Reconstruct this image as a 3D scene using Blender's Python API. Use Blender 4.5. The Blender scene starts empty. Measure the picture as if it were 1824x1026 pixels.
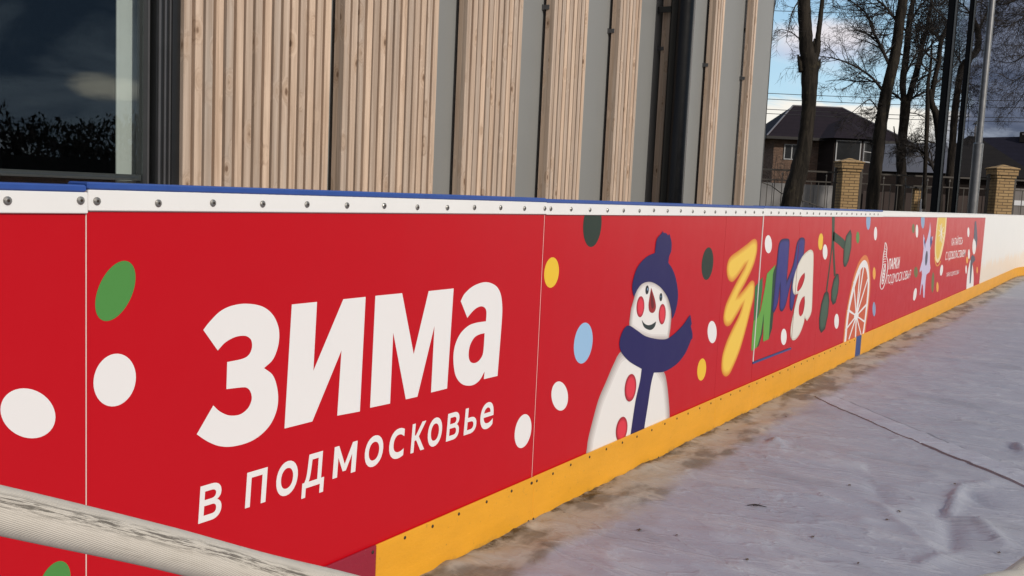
import bpy, bmesh, math, random
from mathutils import Vector, Matrix, noise
from mathutils.geometry import tessellate_polygon

R = math.radians
sc = bpy.context.scene
C = sc.collection
rnd = random.Random(7)

# ------------------------------------------------------------------ camera
F, YAW, PIT, ROL, CD, CH = 1688.0232, 0.998185, 0.102801, 0.046017, 1.761576, 1.2401
CAM = Vector((0, -CD, CH))
fw = Vector((math.sin(YAW)*math.cos(PIT), math.cos(YAW)*math.cos(PIT), -math.sin(PIT)))
r0 = Vector((math.cos(YAW), -math.sin(YAW), 0))
u0 = r0.cross(fw)
rt = r0*math.cos(ROL) + u0*math.sin(ROL)
up = -r0*math.sin(ROL) + u0*math.cos(ROL)
cam = bpy.data.cameras.new('camera')
co = bpy.data.objects.new('camera', cam); C.objects.link(co)
M = Matrix((rt, up, -fw)).transposed().to_4x4(); M.translation = CAM
co.matrix_world = M
cam.sensor_width = 36; cam.lens = 36*F/1824
cam.clip_start = 0.02; cam.clip_end = 2000
sc.camera = co

def ray(x, y): return fw*F + rt*(x-912) - up*(y-513)
def onY(x, y, Y=0.0):
    d = ray(x, y); return CAM + d*((Y-CAM.y)/d.y)
def onZ(x, y, Z=0.0):
    d = ray(x, y); return CAM + d*((Z-CAM.z)/d.z)
def atD(x, y, z): return CAM + ray(x, y)*(z/F)
def uv(x, y):
    p = onY(x, y); return (p.x, p.z)

def lin(c):
    c /= 255
    return c/12.92 if c <= .04045 else ((c+.055)/1.055)**2.4
def S(r, g, b, k=1.0): return (lin(r)*k, lin(g)*k, lin(b)*k)

# ------------------------------------------------------------------ materials
class N:
    """small node helper"""
    def __init__(s, tree): s.t = tree; s.n = tree.nodes; s.l = tree.links
    def add(s, typ, ins=None, **kw):
        n = s.n.new(typ)
        for k, v in kw.items(): setattr(n, k, v)
        for k, v in (ins or {}).items():
            i = n.inputs[k]
            if hasattr(v, 'is_output'): s.l.new(v, i)
            elif isinstance(v, (tuple, list)) and i.type == 'RGBA' and len(v) == 3: i.default_value = (*v, 1)
            else: i.default_value = v
        return n
    def m(s, op, a, b=0.0, c=0.0, clamp=False):
        n = s.add('ShaderNodeMath', {0: a, 1: b, 2: c}, operation=op); n.use_clamp = clamp
        return n.outputs[0]
    def mix(s, f, a, b, blend='MIX'):
        n = s.add('ShaderNodeMix', data_type='RGBA', blend_type=blend)
        for idx, v in ((0, f), (6, a), (7, b)):
            i = n.inputs[idx]
            if hasattr(v, 'is_output'): s.l.new(v, i)
            elif idx and len(v) == 3: i.default_value = (*v, 1)
            else: i.default_value = v
        return n.outputs[2]
    def noise(s, vec, scale, detail=4, rough=.55, dist=0.0):
        return s.add('ShaderNodeTexNoise', {'Vector': vec, 'Scale': scale, 'Detail': detail, 'Roughness': rough, 'Distortion': dist}).outputs[0]
    def ramp(s, f, lo, hi):
        return s.add('ShaderNodeMapRange', {0: f, 1: lo, 2: hi, 3: 0.0, 4: 1.0}, interpolation_type='SMOOTHSTEP').outputs[0]
    def map(s, vec, scale=(1, 1, 1), loc=(0, 0, 0), rot=(0, 0, 0)):
        return s.add('ShaderNodeMapping', {'Vector': vec, 'Scale': scale, 'Location': loc, 'Rotation': rot}).outputs[0]

def newmat(name):
    m = bpy.data.materials.new(name); m.use_nodes = True
    nt = N(m.node_tree)
    b = m.node_tree.nodes['Principled BSDF']
    return m, nt, b
def setb(nt, b, color=None, rough=None, metal=None, bump=None, bs=.2, bd=.01, spec=None):
    for k, v in (('Base Color', color), ('Roughness', rough), ('Metallic', metal), ('Specular IOR Level', spec)):
        if v is None: continue
        if hasattr(v, 'is_output'): nt.l.new(v, b.inputs[k])
        else: b.inputs[k].default_value = (*v, 1) if k == 'Base Color' and len(v) == 3 else v
    if bump is not None:
        n = nt.add('ShaderNodeBump', {'Height': bump, 'Strength': bs, 'Distance': bd})
        nt.l.new(n.outputs[0], b.inputs['Normal'])
def oc(nt): return nt.add('ShaderNodeTexCoord').outputs['Object']

def plain(name, col, rough=.5, metal=0.0, var=.12, scale=8, bump=.0, spec=None, dirt=None, dirtlev=(.6, .75)):
    m, nt, b = newmat(name); v = oc(nt)
    n = nt.noise(v, scale, 6, .6)
    c = nt.mix(n, tuple(x*(1-var) for x in col), tuple(min(1, x*(1+var)) for x in col))
    if dirt:
        d = nt.ramp(nt.noise(v, scale*3.1, 8, .7), *dirtlev)
        c = nt.mix(nt.m('MULTIPLY', d, .75), c, dirt)
    rg = nt.m('ADD', nt.m('MULTIPLY', nt.noise(v, scale*2, 4), .16), rough-.08)
    setb(nt, b, c, rg, metal, nt.noise(v, scale*6, 5) if bump else None, bump, .01, spec)
    return m

MAT = {}
def film(name, col, rough=.42):
    """printed vinyl film: slightly wavy, faint scuffs"""
    m, nt, b = newmat(name); v = oc(nt)
    wav = nt.noise(nt.map(v, (1.6, 1, .5)), 2.2, 2, .4)
    fine = nt.noise(v, 160, 3, .6)
    sc_ = nt.ramp(nt.noise(nt.map(v, (2, 1, 14)), 5, 8, .75), .66, .8)
    c = nt.mix(nt.m('MULTIPLY', sc_, .10), col, (.6, .5, .48))
    c = nt.mix(nt.m('MULTIPLY', nt.noise(v, 1.3, 3), .18), c, tuple(x*.8 for x in col))
    rg = nt.m('ADD', rough-.07, nt.m('MULTIPLY', nt.noise(v, 9, 5), .14))
    h = nt.m('ADD', nt.m('MULTIPLY', wav, 1.0), nt.m('MULTIPLY', fine, .004))
    setb(nt, b, c, rg, 0.0, h, .22, .02, .28)
    MAT[name] = m
    return m

RED = film('red_film', (.51, .003, .010), .36)
WHITE_P = film('white_print', (.80, .78, .77))
film('green_print', S(85, 150, 75, .85)); film('dark_green_print', S(42, 58, 48, .85)); film('yellow_print', S(250, 205, 60, .85))
film('blue_print', S(165, 205, 240, .82)); film('navy_print', S(38, 34, 92, .9)); film('pale_blue_print', S(150, 185, 225, .75))
film('eye_print', S(40, 45, 48)); film('nose_print', S(150, 40, 42)); film('mouth_print', S(48, 58, 58)); film('nose_dark_print', S(105, 32, 36))
film('green_bright_print', S(106, 172, 72, .85)); film('green_mid_print', S(52, 118, 66, .85)); film('green_deep_print', S(36, 70, 50, .85))
film('orange_print', S(232, 130, 70, .85)); film('flesh_print', S(214, 98, 62, .85)); film('star_print', S(212, 205, 235, .85)); film('grey_print', S(70, 75, 95))
film('lemon_print', S(240, 200, 80, .85)); film('lemon_rim_print', S(250, 228, 170, .85)); film('olive_print', S(110, 120, 70, .85)); film('apricot_print', S(250, 180, 80, .85))
film('deepblue_print', S(45, 60, 130, .9)); film('navy_light_print', S(56, 56, 128, .9))

def grad(name, c0, c1, n=5):
    out = []
    for i in range(n):
        t = i/(n-1); out.append(film(f'{name}_{i}', tuple(a+(b-a)*t for a, b in zip(c0, c1))))
    return out
G_SNOW = grad('snow_print', S(186, 172, 168, .85), S(246, 242, 238, .86))
G_CHEEK = grad('cheek_print', S(165, 35, 48, .9), S(228, 62, 78, .9))
G_YEL = grad('yellow_letter_print', S(226, 140, 48, .88), S(250, 208, 84, .88))
G_WHT = grad('cream_letter_print', S(214, 206, 188, .86), S(240, 235, 222, .86))
G_NAVY = grad('navy_letter_print', S(28, 26, 72, .9), S(54, 54, 128, .9))
G_OLIVE = grad('olive_leaf_print', S(24, 42, 34, .9), S(66, 92, 74, .9))

WHITE = plain('white_plastic', (.80, .79, .77), .38, var=.04, scale=6, dirt=(.5, .44, .36), dirtlev=(.66, .82), spec=.4)
BLUE = plain('blue_plastic', (.025, .075, .30), .4, var=.2, scale=14, dirt=(.35, .4, .5), dirtlev=(.7, .78))
CORE = plain('board_edge_plastic', (.78, .62, .58), .5, var=.1)
def white_end():
    m, nt, b = newmat('white_plastic_painted_reflection'); v = oc(nt)
    z = nt.add('ShaderNodeSeparateXYZ', {0: v}).outputs[2]
    c = nt.mix(nt.noise(v, 2, 4), (.80, .79, .76), (.74, .74, .72))
    st = nt.m('MULTIPLY', nt.ramp(nt.m('ADD', z, nt.m('MULTIPLY', nt.m('SUBTRACT', nt.noise(nt.map(v, (5, 5, 1)), 1.2, 6, .7), .5), .5)), .52, .40), .55)  # peach low down: reflection of the yellow kick plate painted into the colour
    c = nt.mix(st, c, (.80, .62, .44))
    sc2 = nt.ramp(nt.noise(nt.map(v, (9, 9, 1.2)), 1.0, 7, .7), .60, .74)
    c = nt.mix(nt.m('MULTIPLY', sc2, .35), c, (.55, .56, .56))
    setb(nt, b, c, .4, 0, nt.noise(v, 2.0, 3), .15, .01, .4)
    return m
WHITE_E = white_end()
STEEL = plain('zinc_screw', (.30, .29, .27), .38, .85, var=.3, scale=300)
RUST = plain('dark_screw', (.045, .03, .02), .6, .3, var=.4, scale=300)

def kick(name, col, dirt):
    m, nt, b = newmat(name); v = oc(nt)
    c = nt.mix(nt.noise(nt.map(v, (1, 1, 3)), 3, 6, .65), tuple(x*.78 for x in col), tuple(min(1, x*1.12) for x in col))
    sp = nt.ramp(nt.noise(v, 42, 6, .7), .62, .72)
    c = nt.mix(nt.m('MULTIPLY', sp, .55), c, dirt)
    st = nt.ramp(nt.noise(nt.map(v, (3, 1, 30)), 4, 7, .7), .60, .74)
    blk = nt.ramp(nt.noise(nt.map(v, (5, 1, 9), rot=(0, .5, 0)), 3.0, 8, .8), .64, .70)
    c = nt.mix(nt.m('MULTIPLY', blk, .5), c, tuple(x*.45 for x in col))
    c = nt.mix(nt.m('MULTIPLY', st, .45), c, tuple(min(1, x*1.3+.04) for x in col))
    z = nt.add('ShaderNodeSeparateXYZ', {0: v}).outputs[2]
    edge = nt.m('MULTIPLY', nt.ramp(nt.m('ADD', z, nt.m('MULTIPLY', nt.noise(v, 11, 6, .7), .09)), .085, .045), .8)
    c = nt.mix(edge, c, dirt)
    h = nt.noise(nt.map(v, (3, 1, 8)), 20, 6)
    setb(nt, b, c, .42, 0, h, .25, .004, .35)
    return m
YEL = kick('yellow_plastic', (.80, .37, .025), (.22, .14, .05))
MAROON = kick('maroon_plastic', (.30, .018, .04), (.36, .16, .18))
KBLUE = kick('blue_kick_plastic', (.03, .07, .22), (.2, .2, .25))

def wood():
    m, nt, b = newmat('larch_timber'); v = oc(nt)
    isl = nt.add('ShaderNodeNewGeometry').outputs['Random Per Island']
    off = nt.add('ShaderNodeCombineXYZ', {0: nt.m('MULTIPLY', isl, 37.0), 1: nt.m('MULTIPLY', isl, 11.0), 2: nt.m('MULTIPLY', isl, 53.0)}).outputs[0]
    vv = nt.add('ShaderNodeVectorMath', {0: v, 1: off}, operation='ADD').outputs[0]
    # knots
    kv = nt.map(vv, (9, 9, 4.6))
    vo = nt.add('ShaderNodeTexVoronoi', {'Vector': kv, 'Scale': 1.0, 'Randomness': 1.0}, feature='F1')
    hue = nt.add('ShaderNodeSeparateColor', {0: vo.outputs['Color']}).outputs[0]
    has = nt.m('GREATER_THAN', hue, .22)
    kd = nt.m('ADD', vo.outputs['Distance'], nt.m('MULTIPLY', nt.noise(vv, 60, 3), .06))
    knot = nt.m('MULTIPLY', nt.ramp(kd, .15, .08), has)
    halo = nt.m('MULTIPLY', nt.ramp(kd, .42, .08), has)
    # grain bent round the knots
    gv = nt.add('ShaderNodeVectorMath', {0: nt.map(vv, (34, 34, .85)), 1: nt.add('ShaderNodeCombineXYZ', {0: nt.m('MULTIPLY', halo, 2.4), 1: nt.m('MULTIPLY', halo, 2.4)}).outputs[0]}, operation='ADD').outputs[0]
    g1 = nt.noise(gv, 1.0, 5, .6, .5)
    g2 = nt.noise(nt.map(vv, (170, 170, 4)), 1.0, 4, .6)
    base = nt.mix(nt.ramp(g1, .3, .72), (.68, .55, .435), (.44, .33, .245))
    tone = nt.mix(isl, (.82, .82, .84), (1.10, 1.03, .98))
    base = nt.mix(1.0, base, tone, 'MULTIPLY')
    base = nt.mix(nt.m('MULTIPLY', nt.ramp(g2, .48, .75), .42), base, (.30, .21, .145))
    grey = nt.ramp(nt.noise(nt.map(vv, (8, 8, .9)), 1.0, 5, .6), .54, .72)
    base = nt.mix(nt.m('MULTIPLY', grey, .45), base, (.45, .40, .35))
    base = nt.mix(nt.m('MULTIPLY', halo, .32), base, (.42, .26, .15))
    base = nt.mix(nt.m('MULTIPLY', knot, .85), base, (.15, .085, .05))
    setb(nt, b, base, .68, 0, nt.m('ADD', g1, nt.m('MULTIPLY', g2, .4)), .22, .004, .25)
    return m
WOOD = wood()
GREYWALL = plain('grey_cladding', (.235, .238, .23), .55, var=.05, scale=2, bump=.03)
FRAME = plain('dark_aluminium', (.018, .019, .02), .35, .2, var=.2)
FRAME2 = plain('grey_gasket', (.09, .09, .095), .4, .2, var=.2)
PIPE = plain('black_painted_steel', (.004, .0045, .0055), .2, .0, var=.2, spec=.3)
ROOM = plain('dark_interior', (.008, .008, .009), .8)
PILAS = plain('pale_pilaster', (.60, .61, .59), .6, var=.05)

def glass():
    m = bpy.data.materials.new('window_glass'); m.use_nodes = True
    nt = N(m.node_tree); nt.n.clear()
    out = nt.add('ShaderNodeOutputMaterial')
    tr = nt.add('ShaderNodeBsdfTransparent', {'Color': (.90, .93, .92, 1)})
    gl = nt.add('ShaderNodeBsdfGlossy', {'Color': (.9, .95, 1, 1), 'Roughness': 0.0})
    lw = nt.add('ShaderNodeLayerWeight', {'Blend': .5}).outputs['Facing']
    fr = nt.m('ADD', nt.m('MULTIPLY', nt.m('POWER', lw, 5.0), .93), .050)
    mx = nt.add('ShaderNodeMixShader', {0: fr, 1: tr.outputs[0], 2: gl.outputs[0]})
    nt.l.new(mx.outputs[0], out.inputs[0])
    return m
GLASS = glass()
DGLASS = plain('house_glass', (.022, .023, .024), .12, var=.3, scale=.7, spec=.25)

def tarp_mat(name='grey_tarpaulin', k=1.0):
    m, nt, b = newmat(name); v = oc(nt)
    sx = nt.add('ShaderNodeSeparateXYZ', {0: v})
    n1 = nt.noise(nt.map(v, (.8, 1.3, 1)), 1.6, 6, .6)
    c = nt.mix(n1, (.262*k, .268*k, .318*k), (.352*k, .358*k, .41*k))
    blot = nt.ramp(nt.noise(nt.map(v, (1, .5, 1)), 3.3, 7, .65), .46, .72)
    c = nt.mix(nt.m('MULTIPLY', blot, .45), c, (.45, .455, .48))
    drk = nt.ramp(nt.noise(nt.map(v, (1, .55, 1), (4, 3, 0)), 2.6, 6, .6), .54, .70)
    c = nt.mix(nt.m('MULTIPLY', drk, .40), c, (.205*k, .205*k, .235*k))
    scr = nt.ramp(nt.noise(nt.map(v, (22, 2.0, 1), rot=(0, 0, .35)), 1.0, 6, .7), .60, .74)
    c = nt.mix(nt.m('MULTIPLY', scr, .22), c, (.46, .46, .46))
    spk = nt.ramp(nt.noise(v, 75, 3, .6), .70, .76)
    c = nt.mix(nt.m('MULTIPLY', spk, .5), c, (.10, .09, .08))
    # dirty strip trodden along the boards
    edge = nt.m('ADD', sx.outputs[1], nt.m('MULTIPLY', nt.m('SUBTRACT', nt.noise(nt.map(v, (.7, 1, 1)), 5, 6, .65), .5), .28))
    em = nt.ramp(edge, -.30, -.19)
    dirt = nt.mix(nt.ramp(nt.noise(nt.map(v, (.8, 1.8, 1), rot=(0, 0, .3)), 3.0, 5, .55), .46, .58), (.355, .325, .285), (.175, .155, .13))
    dirt = nt.mix(nt.m('MULTIPLY', nt.ramp(nt.noise(nt.map(v, (4, 1.5, 1), rot=(0, 0, -.4)), 3.0, 5, .6), .52, .74), .7), dirt, (.48, .435, .37))
    c = nt.mix(em, c, dirt)
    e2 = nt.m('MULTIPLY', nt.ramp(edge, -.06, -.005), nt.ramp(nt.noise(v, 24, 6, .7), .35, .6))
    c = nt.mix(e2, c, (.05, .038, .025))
    f1 = nt.noise(nt.map(v, (9, 2.2, 1), rot=(0, 0, .3)), 1.0, 7, .62, .6)
    f2 = nt.noise(v, 60, 5, .6)
    def crease(sc_, ro, scale, wd):
        q = nt.m('ABSOLUTE', nt.m('SUBTRACT', nt.noise(nt.map(v, sc_, rot=(0, 0, ro)), scale, 4, .5, .4), .5))
        return nt.ramp(q, wd, 0.0)
    mask = nt.ramp(nt.noise(v, 1.5, 3), .42, .6)
    cr = nt.m('ADD', nt.m('MULTIPLY', crease((4.5, 1.3, 1), .25, 1.0, .035), .5), nt.m('ADD', nt.m('MULTIPLY', nt.m('MULTIPLY', crease((9, 3.0, 1), -.25, 1.0, .04), mask), .35), nt.m('MULTIPLY', crease((16, 7, 1), .6, 1.0, .05), .12)))
    h = nt.m('ADD', nt.m('ADD', f1, cr), nt.m('MULTIPLY', f2, .06))
    c = nt.mix(nt.m('MULTIPLY', nt.m('MULTIPLY', cr, nt.m('SUBTRACT', 1.0, em)), .22), c, (.55, .55, .56))
    setb(nt, b, c, nt.m('ADD', .42, nt.m('MULTIPLY', n1, .2)), 0, h, .5, .013, .4)
    return m
TARP = tarp_mat(); TARP2 = tarp_mat('tarpaulin_strip', 1.13); TARP3 = tarp_mat('tarpaulin_strip_edge', .85); TARP4 = tarp_mat('strip_skirt_painted_shade', .58)  # last two are darker: shade along the strip edges painted into the colour

def canvas():
    m, nt, b = newmat('woven_canvas'); uvn = nt.add('ShaderNodeUVMap').outputs[0]; v = oc(nt)
    s = nt.add('ShaderNodeSeparateXYZ', {0: uvn})
    w1 = nt.m('SINE', nt.m('MULTIPLY', nt.m('ADD', s.outputs[0], nt.m('MULTIPLY', s.outputs[1], .02)), 3600.0))
    w2 = nt.m('SINE', nt.m('MULTIPLY', nt.m('SUBTRACT', s.outputs[1], nt.m('MULTIPLY', s.outputs[0], 1.2)), 460.0))
    h = nt.m('ADD', w2, nt.m('MULTIPLY', w1, .3))
    c = nt.mix(nt.noise(v, 18, 6, .65), (.50, .455, .385), (.66, .61, .54))
    c = nt.mix(nt.m('MULTIPLY', nt.ramp(w2, -.2, -1.0), .18), c, (.25, .21, .17))
    # dirt rubbed along one line of the tube
    line = nt.m('ABSOLUTE', nt.m('SUBTRACT', s.outputs[1], .145))
    near = nt.ramp(line, .085, .01)
    d = nt.ramp(nt.noise(nt.map(uvn, (34, 50, 1)), 1.0, 8, .75), .46, .56)
    d2 = nt.ramp(nt.noise(nt.map(uvn, (14, 22, 1)), 1.0, 6, .7), .5, .75)
    c = nt.mix(nt.m('MULTIPLY', nt.m('MULTIPLY', near, d), .85), c, (.07, .06, .05))
    c = nt.mix(nt.m('MULTIPLY', d2, .35), c, (.26, .22, .18))
    setb(nt, b, c, .85, 0, h, .35, .0009, .2)
    return m
CANVAS = canvas()

def bark(name, a, b_, moss=0):
    m, nt, b = newmat(name); v = oc(nt)
    n = nt.noise(nt.map(v, (9, 9, 1.6)), 1.0, 7, .7, .5)
    c = nt.mix(nt.ramp(n, .35, .65), a, b_)
    if moss: c = nt.mix(nt.m('MULTIPLY', nt.ramp(nt.noise(v, 5, 6, .7), .56, .7), moss), c, (.11, .095, .05))
    setb(nt, b, c, .9, 0, n, .9, .04, .15)
    return m
BARK = bark('grey_bark', (.012, .010, .008), (.036, .029, .022), .3)
BARK2 = bark('dark_bark', (.009, .007, .006), (.030, .024, .019), .2)
TWIG = plain('twig_bark', (.022, .017, .014), .9, var=.35, scale=3)

def brick(name, a, b_, mort, bw=.25, rh=.075, bump=.8, ms=.009):
    m, nt, b = newmat(name); v = oc(nt)
    s = nt.add('ShaderNodeSeparateXYZ', {0: v})
    cv = nt.add('ShaderNodeCombineXYZ', {0: nt.m('ADD', s.outputs[0], s.outputs[1]), 1: s.outputs[2]}).outputs[0]
    bt = nt.add('ShaderNodeTexBrick', {'Vector': cv, 'Color1': (*a, 1), 'Color2': (*b_, 1), 'Mortar': (*mort, 1), 'Scale': 1.0,
                'Mortar Size': ms, 'Mortar Smooth': .2, 'Brick Width': bw, 'Row Height': rh, 'Bias': 0.0})
    c = nt.mix(nt.m('MULTIPLY', nt.noise(v, 14, 6, .7), .5), bt.outputs[0], tuple(x*.55 for x in a))
    h = nt.m('ADD', nt.m('MULTIPLY', bt.outputs[1], -1.0), nt.m('MULTIPLY', nt.noise(v, 40, 5), .3))
    setb(nt, b, c, .85, 0, h, bump, .012, .2)
    return m
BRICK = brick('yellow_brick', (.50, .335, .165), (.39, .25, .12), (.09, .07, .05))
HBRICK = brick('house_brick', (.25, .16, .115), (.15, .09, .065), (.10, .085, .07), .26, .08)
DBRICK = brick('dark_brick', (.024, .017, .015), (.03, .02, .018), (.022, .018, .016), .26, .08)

def rooftile(name, col):
    m, nt, b = newmat(name); v = oc(nt)
    s = nt.add('ShaderNodeSeparateXYZ', {0: v})
    row = nt.m('FRACT', nt.m('MULTIPLY', s.outputs[2], 4.2))
    c = nt.mix(nt.noise(v, 3, 6, .65), tuple(x*.75 for x in col), tuple(x*1.3 for x in col))
    c = nt.mix(nt.m('MULTIPLY', nt.ramp(row, .12, .0), .6), c, tuple(x*.3 for x in col))
    setb(nt, b, c, .85, 0, row, .5, .03, .12)
    return m
ROOF = rooftile('violet_roof_tile', (.017, .012, .016))
ROOF2 = rooftile('dark_roof_felt', (.016, .014, .014))
ROOF3 = rooftile('blue_black_roof', (.013, .012, .021))
ROOFG = plain('grey_sheet_roof', (.085, .085, .10), .6, var=.15, scale=1.2)
TRIM = plain('white_window_trim', (.42, .42, .42), .5, var=.08)
RIDGE = plain('ridge_metal', (.16, .15, .16), .5, .2, var=.2)
EAVE = plain('dark_eave_board', (.016, .013, .012), .6)
PLASTER = plain('grey_plaster', (.20, .18, .17), .85, var=.2, scale=2)
FENCEMET = plain('brown_fence_paint', (.075, .065, .055), .55, .2, var=.25, scale=10)
SHEET = plain('grey_sheet_fence', (.25, .24, .235), .6, var=.08, scale=1.5)
PLANK = plain('dark_plank_fence', (.045, .03, .026), .85, var=.4, scale=2)
NAVYPOLE = plain('navy_painted_pole', (.004, .005, .0065), .7, 0.0, var=.2, spec=.08)
NAVYEDGE = plain('pole_light_edge', (.13, .14, .14), .35, .3, var=.1)
GALV = plain('galvanised_steel', (.26, .26, .26), .4, .75, var=.3, scale=5)
CABLE = plain('black_cable', (.015, .015, .017), .7)
SIGNW = plain('white_sign_paint', (.7, .7, .72), .5)
LEAF = plain('dry_leaf', (.09, .06, .035), .8, var=.4, scale=60)

def ground_mat(name, a, b_, s=.6):
    m, nt, b = newmat(name); v = oc(nt)
    c = nt.mix(nt.ramp(nt.noise(v, s, 8, .65), .35, .65), a, b_)
    c = nt.mix(nt.m('MULTIPLY', nt.noise(v, s*30, 5, .7), .4), c, tuple(x*.6 for x in a))
    setb(nt, b, c, .95, 0, nt.noise(v, s*25, 6), .5, .03, .1)
    return m
GROUND = ground_mat('winter_grass_soil', (.075, .065, .04), (.10, .095, .05))
PAVE = ground_mat('concrete_paving', (.26, .25, .235), (.32, .31, .29), 2)

# ------------------------------------------------------------------ mesh building
class MB:
    def __init__(s): s.v = []; s.f = []; s.m = []; s.uv = {}
    def poly(s, pts, mi=0):
        k = len(s.v); s.v += [tuple(p) for p in pts]; s.f.append(tuple(range(k, k+len(pts)))); s.m.append(mi)
    def box(s, a, b, mi=0):
        x0, y0, z0 = a; x1, y1, z1 = b; k = len(s.v)
        s.v += [(x0, y0, z0), (x1, y0, z0), (x1, y1, z0), (x0, y1, z0), (x0, y0, z1), (x1, y0, z1), (x1, y1, z1), (x0, y1, z1)]
        for q in ((0, 3, 2, 1), (4, 5, 6, 7), (0, 1, 5, 4), (1, 2, 6, 5), (2, 3, 7, 6), (3, 0, 4, 7)):
            s.f.append(tuple(k+i for i in q)); s.m.append(mi)
    def cbox(s, a, b, c=.003, mi=0):
        """box whose vertical edges and top/bottom rims are chamfered"""
        x0, y0, z0 = a; x1, y1, z1 = b
        def ring(z, i):
            return [(x0+i+c, y0+i, z), (x1-i-c, y0+i, z), (x1-i, y0+i+c, z), (x1-i, y1-i-c, z), (x1-i-c, y1-i, z), (x0+i+c, y1-i, z), (x0+i, y1-i-c, z), (x0+i, y0+i+c, z)]
        s.rings([ring(z0, c), ring(z0+c, 0), ring(z1-c, 0), ring(z1, c)], mi)
    def rings(s, rs, mi=0, caps=True):
        k = len(s.v); n = len(rs[0])
        for r in rs: s.v += [tuple(p) for p in r]
        for i in range(len(rs)-1):
            for j in range(n):
                a = k+i*n+j; b = k+i*n+(j+1) % n
                s.f.append((a, b, b+n, a+n)); s.m.append(mi)
        if caps:
            s.f.append(tuple(k+j for j in reversed(range(n)))); s.m.append(mi)
            s.f.append(tuple(k+(len(rs)-1)*n+j for j in range(n))); s.m.append(mi)
    def tube(s, pts, rad, sides=8, mi=0, caps=True, jit=0, rng=None):
        pts = [Vector(p) for p in pts]; n = len(pts)
        rads = rad if isinstance(rad, (list, tuple)) else [rad]*n
        rs = []; nrm = None
        for i, p in enumerate(pts):
            t = (pts[min(i+1, n-1)]-pts[max(i-1, 0)])
            if t.length < 1e-9: t = Vector((0, 0, 1))
            t.normalize()
            if nrm is None:
                nrm = t.cross(Vector((0, 0, 1)) if abs(t.z) < .9 else Vector((1, 0, 0)))
            nrm = (nrm - t*nrm.dot(t)).normalized()
            bn = t.cross(nrm)
            ring = []
            for j in range(sides):
                a = 2*math.pi*j/sides
                rr = rads[i]*(1+(rng.uniform(-jit, jit) if rng else 0))
                ring.append(p + nrm*(math.cos(a)*rr) + bn*(math.sin(a)*rr))
            rs.append(ring)
        s.rings(rs, mi, caps)

def gather(o):
    r = o
    while r.parent: r = r.parent
    return r
def obj(name, mb, mat, parent=None, local=False, smooth=False):
    me = bpy.data.meshes.new(name)
    off = Vector((0, 0, 0))
    if parent is not None and not local: off = gather(parent).location
    me.from_pydata([(v[0]-off.x, v[1]-off.y, v[2]-off.z) for v in mb.v], [], mb.f)
    mats = mat if isinstance(mat, list) else [mat]
    for m_ in mats: me.materials.append(m_)
    if len(mats) > 1: me.polygons.foreach_set('material_index', mb.m)
    if smooth: me.polygons.foreach_set('use_smooth', [True]*len(me.polygons))
    me.update()
    o = bpy.data.objects.new(name, me); C.objects.link(o)
    if parent is not None: o.parent = parent
    return o
def tag(o, label=None, cat=None, group=None, kind=None):
    for k, v in (('label', label), ('category', cat), ('group', group), ('kind', kind)):
        if v: o[k] = v
    return o
def thing(name, label, cat, loc=(0, 0, 0), rz=0.0, group=None):
    o = bpy.data.objects.new(name, None); C.objects.link(o)
    o.location = loc; o.rotation_euler = (0, 0, rz); o.empty_display_size = .2
    return tag(o, label, cat, group)
def smoothnormals(o, ang=40):
    me = o.data
    me.polygons.foreach_set('use_smooth', [True]*len(me.polygons))
    bm = bmesh.new(); bm.from_mesh(me)
    for e in bm.edges:
        if len(e.link_faces) == 2 and e.calc_face_angle(0) > R(ang): e.smooth = False
    bm.to_mesh(me); bm.free()

# ------------------------------------------------------------------ the rink boards
ZB, ZT, ZW = .1928, 1.1576, 1.20        # kick plate top, film top, board top
UR = 15.35                               # where the red film ends
BR = 'boards along the rink edge'
sections = [
 (-1.0, 1.137, 'rink_board', 'red board at the left edge, beside the board with the big white word', 'rink board'),
 (1.137, 2.926, 'rink_board', 'red board printed with the big white word and a thinner white line under it', 'rink board'),
 (2.926, 4.761, 'rink_board', 'red board printed with a snowman in navy hat and scarf', 'rink board'),
 (4.761, 5.348, 'rink_board', 'narrow red board with the puffy yellow letter, just left of the gate', 'rink board'),
 (5.348, 6.090, 'rink_gate', 'red gate leaf with green and navy letters above a dark blue line', 'gate'),
 (6.090, 6.663, 'rink_board', 'narrow red board between the gate and the board with the orange slice', 'rink board'),
 (6.663, 8.463, 'rink_board', 'red board printed with an olive sprig and half an orange slice', 'rink board'),
 (8.463, 10.213, 'rink_board', 'red board with a thin white emblem and two lines of white lettering', 'rink board'),
 (10.213, 12.60, 'rink_board', 'red board printed with a pale lilac star and a lemon slice at its top', 'rink board'),
 (12.60, UR, 'rink_board', 'last red board, with small white lettering and a tiny snowman beside the white boards', 'rink board'),
 (UR, 17.9, 'rink_board', 'plain white board directly right of the red film', 'rink board'),
 (17.9, 20.4, 'rink_board', 'plain white board before the rink corner, second white one from the red film', 'rink board'),
]
roots = []
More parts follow.
